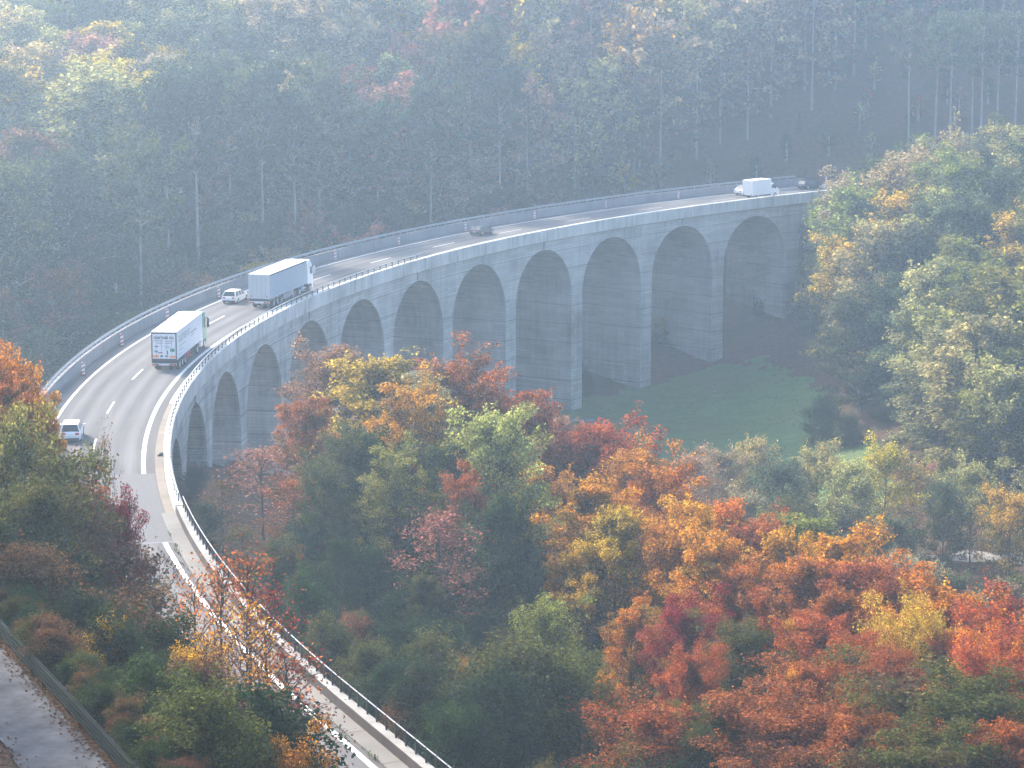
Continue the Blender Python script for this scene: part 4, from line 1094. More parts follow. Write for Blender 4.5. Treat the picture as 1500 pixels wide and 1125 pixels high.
FW = 'trees of the near wood beside the viaduct'
near_wood = [
 ('beech', 548, 522, 232, 'yellow', 'green', 'big beech, yellow on top and green below, rising in front of the arches', 1.05, 0),
 ('beech', 495, 512, 243, 'pink', 'brown', 'pinkish brown tree with a ragged tip left of the big yellow beech', .85, 4),
 ('beech', 655, 538, 238, 'rust', 'brown', 'rust red domed tree right of the big yellow beech', .85, 1),
 ('beech', 612, 560, 226, 'tan', 'olive', 'tan and olive tree between the yellow beech and the rust red dome', .7, 2),
 ('beech', 752, 585, 236, 'rust', 'brown', 'dull rust tree on the shoulder of the near wood below the tall piers', .8, 3),
 ('red', 730, 612, 214, 'pale', 'olive', 'slender pale yellow green tree among the rust red beeches', .75, 1),
 ('beech', 815, 612, 246, 'pink', 'rust', 'dusty pink rust tree at the foot of the tallest pier', .7, 5),
 ('red', 880, 632, 236, 'red', 'rust', 'red tree with two pointed tips in front of the meadow trough', .9, 0),
 ('beech', 935, 668, 228, 'orange', 'rust', 'orange red tree at the meadow edge of the near wood', .75, 4),
 ('beech', 875, 703, 204, 'gold', 'olive', 'golden yellow layered beech in the middle of the near wood', .82, 0),
 ('beech', 965, 693, 216, 'orange', 'rust', 'bright orange crown right of the golden beech', .75, 1),
 ('beech', 1015, 735, 204, 'gold', 'olive', 'golden orange crown second right of the golden beech', .7, 2),
 ('beech', 1068, 745, 207, 'orange', 'olive', 'orange crown over olive lower branches on the wood ridge', .75, 3),
 ('beech', 1112, 772, 200, 'rust', 'brown', 'rust brown crown on the ridge below the pale valley trees', .75, 4),
 ('small', 1172, 755, 228, 'lime', 'olive', 'small bright lime yellow tree poking above the orange ridge', 1.0, 0),
 ('red', 1222, 785, 202, 'gold', 'orange', 'golden tree with a pointed tip on the descending ridge', .85, 2),
 ('beech', 1185, 815, 192, 'orange', 'rust', 'orange rust crown just below the small lime tree', .8, 5),
 ('beech', 1265, 832, 190, 'rust', 'rust', 'deep rust crown on the ridge right of the pointed golden tree', .8, 3),
 ('beech', 1325, 842, 192, 'orange', 'rust', 'rust brown crown below the glimpse of gravel road', .8, 1),
 ('red', 1385, 872, 184, 'orange', 'rust', 'orange and rust tree near the lower end of the ridge', .9, 1),
 ('red', 1452, 892, 178, 'red', 'orange', 'deep red tree with spiky tips at the end of the ridge', .9, 0),
 ('red', 1512, 925, 172, 'red', 'rust', 'red tree cut by the photo edge at the end of the ridge', .95, 2),
 ('red', 1345, 902, 170, 'yellow', 'rust', 'gold flecked tree standing in front of the rust ridge', .75, 1),
 ('beech', 1090, 915, 164, 'olive', 'green', 'yellow green beech low in the near wood in front of the red trees', .75, 0),
 ('red', 1000, 895, 174, 'crimson', 'rust', 'dark crimson tree left of the low yellow green beech', .9, 1),
 ('beech', 925, 885, 178, 'orange', 'olive', 'orange topped olive tree below the golden beech', .68, 2),
 ('beech', 1122, 862, 182, 'rust', 'olive', 'rust tree behind the low yellow green beech', .7, 5),
 ('red', 1190, 897, 172, 'red', 'gold', 'brick red tree right of the low yellow green beech', .95, 2),
 ('red', 1262, 935, 164, 'rust', 'olive', 'dark rust tree in the red lower slope of the near wood', .95, 0),
 ('thin', 1330, 985, 148, 'brown', 'brown', 'thin brown half bare tree low on the red slope', 1.3, 0),
 ('small', 1425, 1005, 148, 'olive', 'rust', 'olive brown bushy tree in the lower corner of the near wood', 1.2, 1),
 ('red', 1490, 965, 156, 'red', 'orange', 'red orange tree in the lower corner of the near wood', .9, 1),
 ('beech', 445, 590, 224, 'rust', 'green', 'green tree with a rusty top at the left flank of the near wood', .72, 3),
 ('beech', 478, 690, 206, 'olive', 'green', 'green layered tree nearest the curve of the retaining wall', .72, 1),
 ('thin', 642, 745, 196, 'pink', 'brown', 'thin reddish brown tree in the dark heart of the near wood', 1.15, 1),
 ('beech', 545, 800, 198, 'green', 'darkgreen', 'dark green tree under the big yellow beech', .7, 4),
 ('beech', 700, 780, 206, 'green', 'darkgreen', 'dark green tree below the slender pale tree', .62, 2),
 ('beech', 775, 800, 200, 'greygreen', 'darkgreen', 'grey green tree in shade left of the golden beech', .6, 5),
 ('small', 798, 890, 178, 'lime', 'olive', 'pale green tree in the dark gap of the near wood', .8, 2),
 ('beech', 585, 930, 184, 'green', 'darkgreen', 'dark green tree above the lower wall railing', .6, 0),
 ('small', 690, 985, 172, 'orange', 'brown', 'small tree with orange brown sprays in the dark wood floor', 1.1, 3),
 ('small', 520, 900, 186, 'olive', 'green', 'olive green tree leaning over the retaining wall', 1.1, 1),
 ('beech', 700, 900, 188, 'darkgreen', 'darkgreen', 'very dark green tree deep in the middle of the near wood', .62, 1),
 ('small', 630, 1050, 162, 'green', 'darkgreen', 'small green tree right of the last wall posts', 1.2, 0),
 ('small', 735, 1060, 158, 'greygreen', 'darkgreen', 'grey green tree at the bottom of the dark gap', 1.1, 2),
 ('small', 820, 1010, 162, 'olive', 'green', 'olive tree below the pale green tree', .9, 3),
 ('beech', 885, 985, 160, 'orange', 'rust', 'orange red layered tree at the bottom of the near wood', .55, 4),
 ('small', 960, 1040, 150, 'rust', 'olive', 'rust and olive tree at the very bottom of the near wood', 1.3, 0),
 ('beech', 1050, 1030, 148, 'olive', 'green', 'green and yellow tree at the bottom of the photograph', .6, 3),
 ('small', 1160, 1040, 146, 'rust', 'brown', 'brown rust tree below the brick red tree', 1.3, 1),
 ('small', 1250, 1050, 143, 'rust', 'brown', 'dull rust brown tree bottom of the red slope', 1.2, 2),
 ('small', 1370, 1075, 138, 'olive', 'brown', 'olive brown bush tree at the bottom right of the wood', 1.2, 3),
 ('red', 1470, 1055, 140, 'rust', 'brown', 'rust brown tree filling the bottom right corner', 1.0, 2),
 ('thin', 382, 655, 214, 'pink', 'brown', 'nearly bare brown tree below the second arch', 1.5, 2),
 ('thin', 325, 700, 212, 'brown', 'olive', 'nearly bare brown tree under the smallest arches', 1.4, 0),
 ('thin', 430, 700, 208, 'rust', 'brown', 'sparse rusty tree between bare tree and green flank', 1.4, 1),
 ('small', 300, 752, 205, 'darkgreen', 'darkgreen', 'dark green bush tree against the parapet step', 1.0, 0),
 ('thin', 355, 770, 196, 'olive', 'brown', 'sparse olive tree just outside the curved wall', 1.5, 1),
 ('small', 415, 800, 190, 'olive', 'rust', 'olive and rust tree outside the curved wall', 1.0, 2),
 ('small', 462, 830, 186, 'green', 'darkgreen', 'green tree outside the wall under the layered tree', 1.1, 3),
]
for (kd, px, py, d, ca, cb, lab, wd_, vr) in near_wood: tree_at(kd, px, py, d, ca, cb, lab, wd_ * 1.3, variant=vr, group=FW)
extra = [(505, 640, 213, 'olive', 'green', 'tall olive green tree at the left flank under the pinkish top'), (578, 665, 208, 'lime', 'green', 'tall green tree with lime top in front of the big yellow beech'), (645, 650, 216, 'olive', 'green', 'tall olive tree between yellow beech and slender pale tree'),
 (735, 735, 202, 'green', 'greygreen', 'tall green tree in front of the slender pale tree'), (500, 790, 194, 'green', 'darkgreen', 'tall green tree above the middle of the wall railing'), (620, 840, 190, 'olive', 'darkgreen', 'tall olive green tree beside the thin reddish tree'), (680, 700, 210, 'rust', 'olive', 'rusty olive tree left of the slender pale tree'),
 (600, 575, 222, 'gold', 'olive', 'golden olive tree right beside the big yellow beech'), (700, 560, 240, 'rust', 'rust', 'second rust dome behind the slender pale tree'), (540, 640, 214, 'green', 'darkgreen', 'green lower tree in front of the big yellow beech'),
 (845, 640, 238, 'rust', 'red', 'rust red tree left of the two pointed tips'), (905, 745, 196, 'yellow', 'olive', 'yellow tree in front of the golden beech'), (980, 770, 194, 'orange', 'gold', 'orange gold tree between the golden crowns'),
 (1040, 800, 188, 'gold', 'olive', 'gold and olive tree on the golden slope'), (1090, 820, 186, 'orange', 'rust', 'orange tree above the low yellow green beech'), (1150, 790, 198, 'gold', 'rust', 'gold tree on the ridge under the lime tree'),
 (1230, 870, 178, 'rust', 'red', 'rust red tree between the brick red and deep rust crowns'), (1300, 890, 176, 'orange', 'rust', 'orange rust tree behind the gold flecked tree'), (1400, 930, 168, 'rust', 'red', 'rust tree on the red lower slope near the spiky tips'),
 (1440, 960, 160, 'orange', 'rust', 'orange flecked tree on the red lower slope'), (1180, 970, 158, 'rust', 'gold', 'rust and gold tree right of the green beech'), (1300, 960, 156, 'red', 'rust', 'red tree behind the half bare brown tree'),
 (1010, 960, 158, 'rust', 'olive', 'rust olive tree left of the low green beech'), (860, 800, 196, 'gold', 'green', 'golden green tree under the golden beech on its left'), (790, 690, 222, 'orange', 'rust', 'orange rust tree right of the slender pale tree')]
for i, (px, py, d, ca, cb, lab) in enumerate(extra): tree_at('beech' if i % 3 else 'red', px, py, d, ca, cb, lab, .92, variant=i, group=FW)
BANK = 'trees and bushes on the bank between path and motorway'
bank = [
 ('red', 12, 535, 152, 'orange', 'rust', 'orange rust tree cut by the photo edge above the white car', .8, 1),
 ('small', 24, 556, 147, 'rust', 'olive', 'rust and olive tree left of the barrier wall start', .62, 0),
 ('small', 98, 594, 150, 'gold', 'orange', 'golden orange tree left of the white car', .46, 1),
 ('small', 12, 622, 138, 'lime', 'green', 'yellow green tree on the upper bank', .85, 2),
 ('small', 112, 676, 139, 'olive', 'green', 'green tree directly below the white car', 1.0, 3),
 ('small', 158, 722, 145, 'rust', 'brown', 'reddish brown tree right below the white car', .9, 0),
 ('red', 212, 742, 145, 'crimson', 'crimson', 'crimson tree leaning over the motorway edge', .62, 0),
 ('small', 130, 725, 136, 'brown', 'brown', 'dull brown tree in the middle of the bank', 1.1, 1),
 ('small', 60, 715, 130, 'olive', 'darkgreen', 'olive tree on the middle of the bank', 1.2, 2),
 ('thin', 215, 790, 135, 'brown', 'brown', 'sparse dark brown tree below the crimson tree', 1.5, 0),
 ('shrub', 20, 800, 128, 'darkgreen', 'darkgreen', 'dark green bush above the guardrail end', 1.2, 0),
 ('small', 95, 810, 128, 'olive', 'darkgreen', 'olive yellow bush tree above the guardrail', 1.3, 3),
 ('thin', 250, 850, 131, 'brown', 'olive', 'bare brown bush tree beside the motorway edge', 1.5, 1),
 ('shrub', 150, 900, 121, 'brown', 'darkgreen', 'brown bush halfway along the guardrail', 1.3, 1),
 ('shrub', 95, 905, 120, 'olive', 'darkgreen', 'olive bush close behind the guardrail', 1.2, 2),
 ('shrub', 160, 975, 114, 'gold', 'rust', 'golden orange bush close behind the guardrail', .9, 3),
 ('shrub', 238, 915, 120, 'green', 'darkgreen', 'dark green bush at the centre of the lower bank', 1.2, 0),
 ('shrub', 280, 955, 117, 'gold', 'olive', 'yellow leaved bush under the saplings', .9, 1),
 ('shrub', 215, 1010, 109, 'green', 'darkgreen', 'dark green bush above the lower guardrail', 1.2, 2),
 ('shrub', 275, 1040, 107, 'gold', 'olive', 'yellow green bush above the lower guardrail', 1.0, 3),
 ('shrub', 345, 1045, 108, 'darkgreen', 'darkgreen', 'dark bush at the bottom of the bank', 1.2, 0),
 ('shrub', 400, 1085, 106, 'olive', 'green', 'olive bush at the bottom beside the motorway', 1.1, 1),
 ('shrub', 432, 1102, 105, 'orange', 'orange', 'bright orange bush at the bottom beside the motorway', .8, 2),
 ('shrub', 320, 1095, 102, 'green', 'darkgreen', 'green bush at the bottom edge left of the orange bush', 1.1, 3),
 ('shrub', 250, 1090, 101, 'darkgreen', 'darkgreen', 'dark bush at the bottom edge beside the guardrail', 1.1, 1),
 ('shrub', 60, 880, 121, 'green', 'darkgreen', 'green bush behind the upper guardrail', 1.1, 3),
]
for (kd, px, py, d, ca, cb, lab, wd_, vr) in bank: tree_at(kd, px - (34 if kd != 'shrub' and px > 60 else 0), py, d, ca, cb, lab, wd_ * (.80 if kd != 'shrub' else 1), 2.5, vr, 'bush' if kd == 'shrub' else 'tree', None, BANK)
sap = [
 (285, 825, 126, 'orange', 'rust', 'orange sapling with few leaves in front of the white edge line', 1.0, 0),
 (325, 800, 122, 'rust', 'brown', 'tall thin sapling with dark stem and rusty leaves', .9, 1),
 (365, 785, 130, 'red', 'rust', 'red leaved sapling over the dark wall face', 1.2, 2),
 (395, 850, 126, 'crimson', 'brown', 'dark red sapling spread over the edge line', 1.3, 3),
 (352, 860, 118, 'gold', 'rust', 'second tall sapling with yellow rusty leaves', .9, 0),
 (420, 930, 119, 'rust', 'crimson', 'rust red sapling low over the carriageway', 1.2, 1),
 (300, 905, 116, 'gold', 'orange', 'yellow orange sapling over the dark bushes', .9, 2),
 (440, 1000, 113, 'crimson', 'brown', 'thin dark red sapling near the bottom edge line', 1.0, 3),
 (380, 950, 114, 'orange', 'brown', 'orange brown sapling in the middle of the group', .9, 0),
 (152, 612, 146, 'brown', 'brown', 'bare twiggy sapling rising beside the white car', .32, 1),
 (225, 790, 136, 'brown', 'olive', 'bare sapling against the carriageway below the crimson tree', .9, 2),
]
for (px, py, d, ca, cb, lab, wd_, vr) in sap: tree_at('sapling', px, py, d, ca, cb, lab, wd_, 3, vr, 'sapling', None, 'saplings on the bank in front of the carriageway')

# valley trees between the near wood and the meadow
VAL = 'pale trees along the valley bottom'
valley = [
 (1012, 678, 312, 'tan', 'pink', 'pale tan tree at the left end of the valley row'), (1058, 668, 318, 'tan', 'tan', 'pale beige tree second in the valley row'),
 (1108, 655, 322, 'pale', 'tan', 'pale yellow tree in front of the meadow edge'), (1150, 690, 308, 'greygreen', 'green', 'grey green tree in shade within the valley row'),
 (1198, 668, 318, 'pale', 'olive', 'pale olive yellow tree right of the grey green one'), (1252, 690, 306, 'pale', 'olive', 'broad pale yellow green tree in the middle of the valley row'),
 (1300, 668, 314, 'yellow', 'tan', 'pale yellow orange tree in the valley row below the bare slope'), (1340, 690, 320, 'pink', 'tan', 'greyish pink tree in the valley row'),
 (1385, 715, 306, 'greygreen', 'olive', 'tall thin grey green tree right of the gravel road glimpse'), (1425, 692, 312, 'pale', 'greygreen', 'tall pale green tree with several thin stems'),
 (1480, 732, 300, 'yellow', 'olive', 'yellow green round tree at the right end of the valley row'), (1520, 690, 308, 'tan', 'olive', 'tan tree cut by the photo edge in the valley row'),
 (1095, 735, 290, 'tan', 'olive', 'tan olive tree just above the orange ridge'), (1245, 760, 285, 'greygreen', 'green', 'grey green tree low in the valley behind the orange ridge'),
 (1310, 770, 286, 'greygreen', 'olive', 'dull green tree in front of the gravel road'), (1160, 748, 286, 'olive', 'green', 'olive tree low in the valley behind the lime tree'),
 (1400, 850, 262, 'greygreen', 'brown', 'dull grey green tree below the gravel road glimpse'), (1475, 865, 250, 'tan', 'olive', 'pale tan bush tree above the spiky red tree'),
 (1530, 850, 250, 'olive', 'greygreen', 'olive tree at the photo edge below the valley row'), (1345, 830, 262, 'tan', 'brown', 'tan brown tree behind the rust ridge'),
]
for i, (px, py, d, ca, cb, lab) in enumerate(valley): tree_at('pale', px, py, d, ca, cb, lab, 1.0, 5, i, group=VAL)
# shrubs and the dark spruce round the piers
tree_at('spruce', 1058, 375, 452, 'darkgreen', 'darkgreen', 'dark spruce behind the viaduct seen through the last tall arch', 1.0, cat='tree')
for (px, py, d, ca, cb, lab) in [(968, 470, 425, 'pale', 'olive', 'thin pale bush under the second last arch'), (992, 488, 428, 'tan', 'brown', 'brown bush under the second last arch'), (1085, 440, 440, 'green', 'darkgreen', 'dark bush under the last tall arch'),
                                 (1110, 470, 434, 'greygreen', 'brown', 'grey bush beside the last tall pier'), (853, 540, 398, 'darkgreen', 'green', 'dark bush at the foot of the tallest pier'),
                                 (285, 690, 240, 'darkgreen', 'darkgreen', 'dark bush at the foot of the smallest arch'), (345, 690, 262, 'brown', 'olive', 'brown bush under the second smallest arch')]:
    tree_at('shrub', px, py, d, ca, cb, lab, .9, 2.2, None, 'bush')

tree('shrub', 43.2, 374, 5.2, 'darkgreen', 'green', 'round dark green bush at the right edge of the meadow', 'bush')
tree('shrub', 46.5, 370, 3.4, 'green', 'darkgreen', 'smaller green bush beside the round dark bush', 'bush')
tree_at('hillside', 1312, 290, 398, 'yellow', 'olive', 'bright yellow crown standing out on the right hillside', 1.0, variant=3)
tree_at('hillside', 1490, 205, 425, 'lime', 'olive', 'pale lime green crown at the photo edge high on the right hillside', 1.1, variant=1)
tree_at('hillside', 1400, 212, 428, 'tan', 'olive', 'tan crown on the skyline of the right hillside', 1.1, variant=2)
for (x, y, H, ca, cb, lab) in [(50, 352, 3.2, 'olive', 'brown', 'low olive bush on the brown slope right of the meadow'), (54, 360, 2.8, 'brown', 'olive', 'low brown bush on the slope right of the meadow'), (52, 372, 3.4, 'greygreen', 'green', 'grey green bush above the round dark bush'),
                               (57, 348, 3.6, 'tan', 'olive', 'tan bush on the lower brown slope'), (60, 366, 4.0, 'olive', 'greygreen', 'olive bush among the trunks right of the meadow'), (49, 384, 3.0, 'brown', 'brown', 'brown bush at the upper right corner of the meadow'), (55, 338, 4.2, 'pale', 'olive', 'pale bush between meadow and valley row')]:
    tree('shrub', x, y, H, ca, cb, lab, 'bush', wide=1.2)
tree_at('hillside', 1278, 272, 441, 'tan', 'olive', 'tan tree hiding the far end of the viaduct', .6, variant=0)
tree_at('hillside', 1203, 312, 433, 'olive', 'greygreen', 'olive tree standing against the last arch', .9, variant=1)
tree_at('hillside', 1188, 375, 424, 'pale', 'greygreen', 'pale green layered tree beside the foot of the last pier', .8, variant=4)
tree_at('hillside', 1255, 335, 415, 'greygreen', 'green', 'grey green tree below the tan tree at the bridge end', .9, variant=2)
# woods: scattered trees, each its own
def scatter(region, step, jit, seed):
    g = np.random.default_rng(seed); x0, x1, y0, y1 = region; out = []
    for j, y in enumerate(np.arange(y0, y1, step * .87)):
        for x in np.arange(x0, x1, step):
            out.append((x + (j % 2) * step / 2 + g.uniform(-jit, jit), y + g.uniform(-jit, jit)))
    return np.array(out)
def road_off(x, y):
    d2 = (_axx - x) ** 2 + (_axy - y) ** 2; k = int(d2.argmin())
    return (x - _axx[k]) * _aty[k] - (y - _axy[k]) * _atx[k], _axs[k]
cand = scatter((-110, 170, 262, 640), 8.3, 2.6, 11)
wood = []
cz = ground(cand[:, 0], cand[:, 1])
for (x, y), z in zip(cand, cz):
    o, s = road_off(x, y)
    right_hill = x > 47 and o > 12
    if not (o < -13.5 or right_hill): continue
    if right_hill:
        if in_poly(np.array([x]), np.array([y]), [(p_[0], p_[1]) for p_ in MEADOW])[0] or x < 49 or y < 322: continue
        if x < 56 and y < 372: continue
    H = float(np.clip(random.gauss(23.5, 2.6), 17, 30)) * (0.80 if right_hill else 1.0)
    if -32 < o < 0: H = min(H, max(4.5, (-1.5 if o > -24 else 2) - z))
    px, py, dep = project(x, y, z + H); px2, py2, _ = project(x, y, z)
    if right_hill:
        while H > 5 and py < np.interp(px, [1170, 1240, 1300, 1400, 1500], [310, 275, 240, 205, 195]): H -= .5; px, py, dep = project(x, y, z + H)
        if H <= 5: continue
    if px < -70 or px > 1600 or py > 760 or project(x, y, z)[1] < -95: continue
    if dep > 620: continue
    wood.append((dep, x, y, z, H, px, py, right_hill))
wood.sort()
def n2(x, y, s): return .5 + .5 * math.sin(x * s + 1.7 * math.sin(y * s * .8 + 2)) * math.cos(y * s * 1.1 + 1.3 * math.sin(x * s * .7))
def tint_for(x, y, px, py, rh):
    q = n2(x, y, .055) * .55 + random.random() * .6
    if rh:
        return random.choice([('pale', 'greygreen'), ('pale', 'olive'), ('pale', 'olive'), ('lime', 'olive'), ('olive', 'green'), ('greygreen', 'green'), ('lime', 'green'), ('yellow', 'green'), ('olive', 'greygreen'), ('yellow', 'greygreen'), ('pale', 'greygreen'), ('greygreen', 'green'), ('olive', 'green'), ('tan', 'olive')])
    if py > 185 and random.random() < .74: return random.choice([('green', 'darkgreen'), ('greygreen', 'green'), ('olive', 'green'), ('olive', 'green'), ('green', 'green'), ('brown', 'green')])  # low slope mostly green; its unlit look is put into darker tints
    if q < .42: return random.choice([('olive', 'green'), ('greygreen', 'green'), ('pale', 'greygreen')])
    if q < .72: return random.choice([('pale', 'olive'), ('tan', 'olive'), ('pale', 'greygreen'), ('yellow', 'olive'), ('tan', 'brown')])
    return random.choice([('pink', 'brown'), ('pink', 'brown'), ('rust', 'brown'), ('tan', 'brown'), ('pink', 'tan')])
LIMIT = 300 - sum(1 for s_ in SETTLED if s_[1] not in ('shrub', 'sapling', 'spruce'))
HILL, SLOPE = 'hazy trees on the slope behind the viaduct', 'trees on the hillside right of the viaduct'
far_rest, n_b = [], 0
for (dep, x, y, z, H, px, py, rh) in wood:
    ca, cb = tint_for(x, y, px, py, rh)
    if not rh and random.random() < .08 and py > 120:
        tree('spruce', x, y, H * .95, 'darkgreen', 'darkgreen', 'AUTO', group=HILL, wide=1.1); continue
    if n_b < LIMIT:
        tree('hillside' if rh else 'far', x, y, H, ca, cb, 'AUTO', group=SLOPE if rh else HILL, wide=random.uniform(1.1, 1.45)); n_b += 1
    else: far_rest.append((x, y, z, H, ca, cb))
# the same number of crowns again stand farther up the slope: one mass
if far_rest:
    base_protos = []
    for k in range(3): base_protos.append(broadleaf(400 + k, 24, 6.2, .12, 38, 6, 8, .92, .4, 1.0, .02)[0:3])
    Vs, Cs = [], []
    for (x, y, z, H, ca, cb) in far_rest:
        Q, tu, rn = random.choice(base_protos); a = random.uniform(0, 6.28); k = H / 24
        rot = np.array([[math.cos(a), -math.sin(a), 0], [math.sin(a), math.cos(a), 0], [0, 0, 1]])
        Vs.append((Q.reshape(-1, 3) @ rot.T * k + np.array([x, y, z])).reshape(-1, 4, 3))
        m = np.clip((tu - .28) / .44, 0, 1)[:, None]; c_ = (np.array(jig(COL[cb])) * (1 - m) + np.array(jig(COL[ca])) * m) * np.interp(rn, [0, .6, 1], [.5, .95, 1.5])[:, None]
        Cs.append(np.c_[c_, np.ones(len(c_))])
    Vs = np.concatenate(Vs); Cs = np.concatenate(Cs)
    me = quad_mesh('far_forest', Vs, MAT['leaves_massed'])
    at_ = me.attributes.new('leaf_colour', 'FLOAT_COLOR', 'FACE'); at_.data.foreach_set('color', Cs.astype(np.float32).ravel())
    ff = tag(link('far_forest', me), 'hazy mass of autumn wood high on the far slope', 'forest', kind='stuff')
    tm_ = tube_mesh('far_trunks', [(np.array([[x, y, z], [x, y, z + H * .8]]), np.array([.26, .10])) for (x, y, z, H, ca, cb) in far_rest], MAT['bark_pale'], 4)
    link('trunks', tm_, ff)['kind'] = 'stuff'
for i, px in enumerate((205, 247, 288, 338, 384, 430, 468, 552, 632, 690, 732, 790)):
    best = min(np.linspace(-40, 170, 400), key=lambda s_: abs(project(*rp(s_, -24 - (i * 5) % 8, 4))[0] - px))
    p = rp(best, -24 - (i * 5) % 8)
    tree('tall', p.x, p.y, 31 + (i * 3) % 7, 'green' if i % 3 else 'olive', 'darkgreen', ORDS[i] + ' from left of the tall bare stems rising behind the barrier wall', group='tall stems behind the barrier wall')
# pale bare stems at the upper wood's edge, top right
for i, px in enumerate((1335, 1372, 1396, 1428, 1441, 1462, 1490)):
    p = at_y(px, 62 + (i % 3) * 8, 470 + (i * 7) % 12)
    tree('pole', p.x, p.y, 27, 'greygreen', 'green', ['first', 'second', 'third', 'fourth', 'fifth', 'sixth', 'seventh'][i] + ' from left of the tall pale bare stems at the top right wood edge', group='tall pale stems at the upper wood edge')
# the wood goes on up the bank to the left of the view and shades the path
for i, (x, y) in enumerate([(-44, 112), (-50, 126), (-46, 140), (-58, 148), (-66, 132), (-40, 98), (-60, 110)]):
    tree('beech', x, y, 22 + (i * 5) % 7, *[('olive', 'green'), ('gold', 'olive'), ('rust', 'brown')][i % 3], 'AUTO', group='trees of the hillside wood left of the path', wide=1.2)
# undergrowth that closes the dark floor of the near wood and the bank
for i, u in enumerate(np.arange(-19, 42, .85)):
    q_ = PATH_A + PATH_D * u + PATH_N * (-.95 - .5 * (i % 3)); c = random.choice([('olive', 'darkgreen'), ('green', 'darkgreen'), ('brown', 'darkgreen'), ('brown', 'olive')])
    tree('shrub', q_[0], q_[1], random.uniform(.7, 1.5), c[0], c[1], 'AUTO', 'bush', group=BANK, wide=random.uniform(1.0, 1.6))
def under(region, step, seed, cols, hr, group, lab):
    for (x, y) in scatter(region, step, step * .35, seed):
        o, s = road_off(x, y)
        if s < S_STEP + 4 and (-10.0 if 'bank' in group else -8.5) < o < 9.5: continue
        if s >= S_STEP + 4 and -8 < o < 9: continue
        w_ = (np.array([x, y]) - PATH_A) @ PATH_N
        if w_ > -.75 and y < 150: continue
        z = gz(x, y); H = random.uniform(*hr); px, py, dep = project(x, y, z + H)
        if px < -40 or px > 1540 or py > 1200: continue
        H = random.uniform(.9, 1.7) if ('bank' in group and w_ > -2.4) else H
        c = random.choice(cols); tree('shrub', x, y, H, c[0], c[1], lab, 'bush', group=group, wide=random.uniform(.8, 1.2))
under((-14, 48, 140, 262), 7.5, 21, [('green', 'darkgreen'), ('darkgreen', 'darkgreen'), ('olive', 'green'), ('darkgreen', 'brown')], (3, 6), 'undergrowth bushes in the near wood', 'AUTO')
under((-34, -6, 96, 175), 3.8, 22, [('green', 'darkgreen'), ('olive', 'darkgreen'), ('brown', 'darkgreen'), ('darkgreen', 'darkgreen')], (2.2, 3.8), BANK, 'AUTO')
# ------------------------------------------------------------------ labels for the scattered trees: colour, height on the slope, landmark below or beside
COLW = dict(green='green', darkgreen='dark green', olive='olive green', yellow='yellow', gold='golden', orange='orange', rust='rust red', red='red', crimson='crimson', brown='brown', pale='pale yellow', pink='pinkish brown', tan='tan', lime='lime', greygreen='grey green')
ORD = ['first', 'second', 'third', 'fourth', 'fifth', 'sixth', 'seventh', 'eighth', 'ninth', 'tenth', 'eleventh', 'twelfth', 'thirteenth', 'fourteenth', 'fifteenth', 'sixteenth', 'seventeenth', 'eighteenth', 'nineteenth'] + [f'{k}th' for k in range(20, 60)]
def landmark(px):
    for lim, w in ((60, 'above the orange trees'), (170, 'above the barrier wall start'), (270, 'above the white truck'), (340, 'between both trucks'), (430, 'above the grey curtain truck'), (530, 'above the grey truck cab'), (640, 'above the yellow beech'),
                   (760, 'above the dark hatchback'), (870, 'above the tallest pier'), (980, 'above the middle arches'), (1080, 'left above the white box van'), (1180, 'above the white box van'), (1280, 'above the far bridge end'), (1390, 'above the yellow crown')):
        if px < lim: return w
    return 'above the right hillside'
def hrow(py):
    return 'top of the slope' if py < 20 else 'high on the slope' if py < 90 else 'halfway up the slope' if py < 170 else 'low on the slope' if py < 260 else 'just behind the barrier wall'
pend = {}
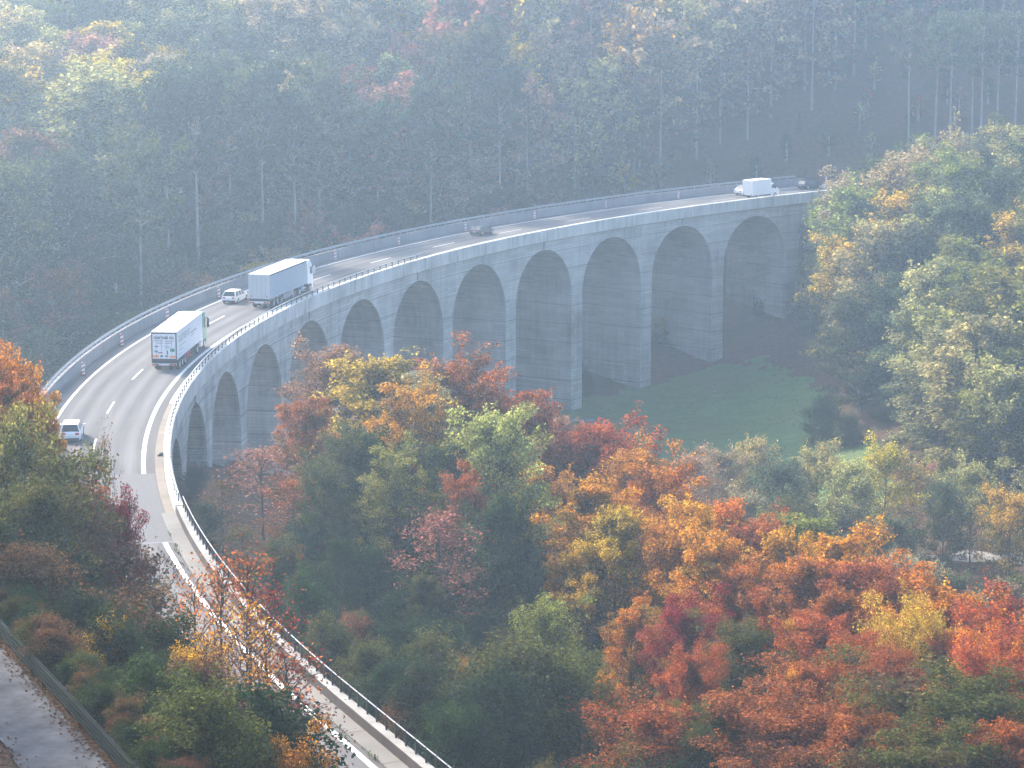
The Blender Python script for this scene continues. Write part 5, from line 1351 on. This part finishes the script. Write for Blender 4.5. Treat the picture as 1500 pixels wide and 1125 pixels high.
for (root, kind, ca, cb, x, y, z, H) in SETTLED:
    if root.get('label') != 'AUTO': continue
    px, py, dep = project(x, y, z + H * .85)
    if kind == 'shrub':
        g_ = root['group']
        if 'near wood' in g_:
            zone = 'left flank' if px < 520 else 'dark heart' if px < 800 else 'golden middle' if px < 1100 else 'red lower end'
            row = 'upper' if py < 800 else 'middle' if py < 950 else 'bottom'
            base = f'{COLW[ca]} bush in the {row} {zone} of the near wood'
        else:
            row = 'along the motorway edge' if dep > 140 else 'on the middle bank' if dep > 122 else 'close behind the guardrail'
            base = f'{COLW[ca]} bush {row} ' + ('below the white car' if px < 130 else 'below the crimson tree' if px < 240 else 'under the saplings' if px < 420 else 'beside the lower carriageway')
    elif 'left of the path' in root['group']:
        base = f'{COLW[ca]} tree of the hillside wood left of the asphalt path'
    elif 'hillside right' in root['group']:
        row = 'upper' if py < 300 else 'middle' if py < 420 else 'lower'
        zone = 'beside the bridge end' if px < 1260 else 'around the yellow crown' if px < 1390 else 'near the photo edge'
        base = f'{COLW[ca]} and {COLW[cb]} tree, {row} right hillside {zone}'
    else:
        sp = 'spruce' if kind == 'spruce' else 'tree'
        base = f'{COLW[ca]} {sp} {hrow(py)} {landmark(px)}'
    pend.setdefault(base, []).append((px, root))
for base, lst in pend.items():
    lst.sort(key=lambda q_: q_[0])
    for i, (px, root) in enumerate(lst):
        root['label'] = ('hazy ' + base if 'slope' in base or 'barrier' in base else base) if len(lst) == 1 else f'{ORD[i]} from left, {base}'

# lettering becomes plain mesh
dg = bpy.context.evaluated_depsgraph_get()
for o in [o for o in scene.objects if o.type == 'FONT']:
    m_ = bpy.data.meshes.new_from_object(o.evaluated_get(dg)); n_ = link('lettering', m_, o.parent)
    n_.location, n_.rotation_euler, n_.scale = o.location, o.rotation_euler, o.scale
    bpy.data.objects.remove(o)

# ------------------------------------------------------------------ haze
t = NT('haze_air')
pv = t.n('ShaderNodeVolumePrincipled')
pv.inputs['Color'].default_value = (0.57, 0.77, 1.0, 1)
pv.inputs['Density'].default_value = 0.00062
pv.inputs['Anisotropy'].default_value = 0.75
t.l(pv.outputs[0], t.out.inputs['Volume'])
MAT['haze'] = t.m
zs = [o.location.z for o in scene.objects if o.parent is None]
HX, HY, HZ = (-236, 278), (-26, 670), (-46, 104)
V = [(x, y, z) for z in HZ for y in HY for x in HX]
hz = mesh('haze', V, [(0, 2, 3, 1), (4, 5, 7, 6), (0, 1, 5, 4), (1, 3, 7, 5), (3, 2, 6, 7), (2, 0, 4, 6)], MAT['haze'])
tag(link('haze', hz), 'pale blue haze filling the valley air', 'haze', kind='stuff')
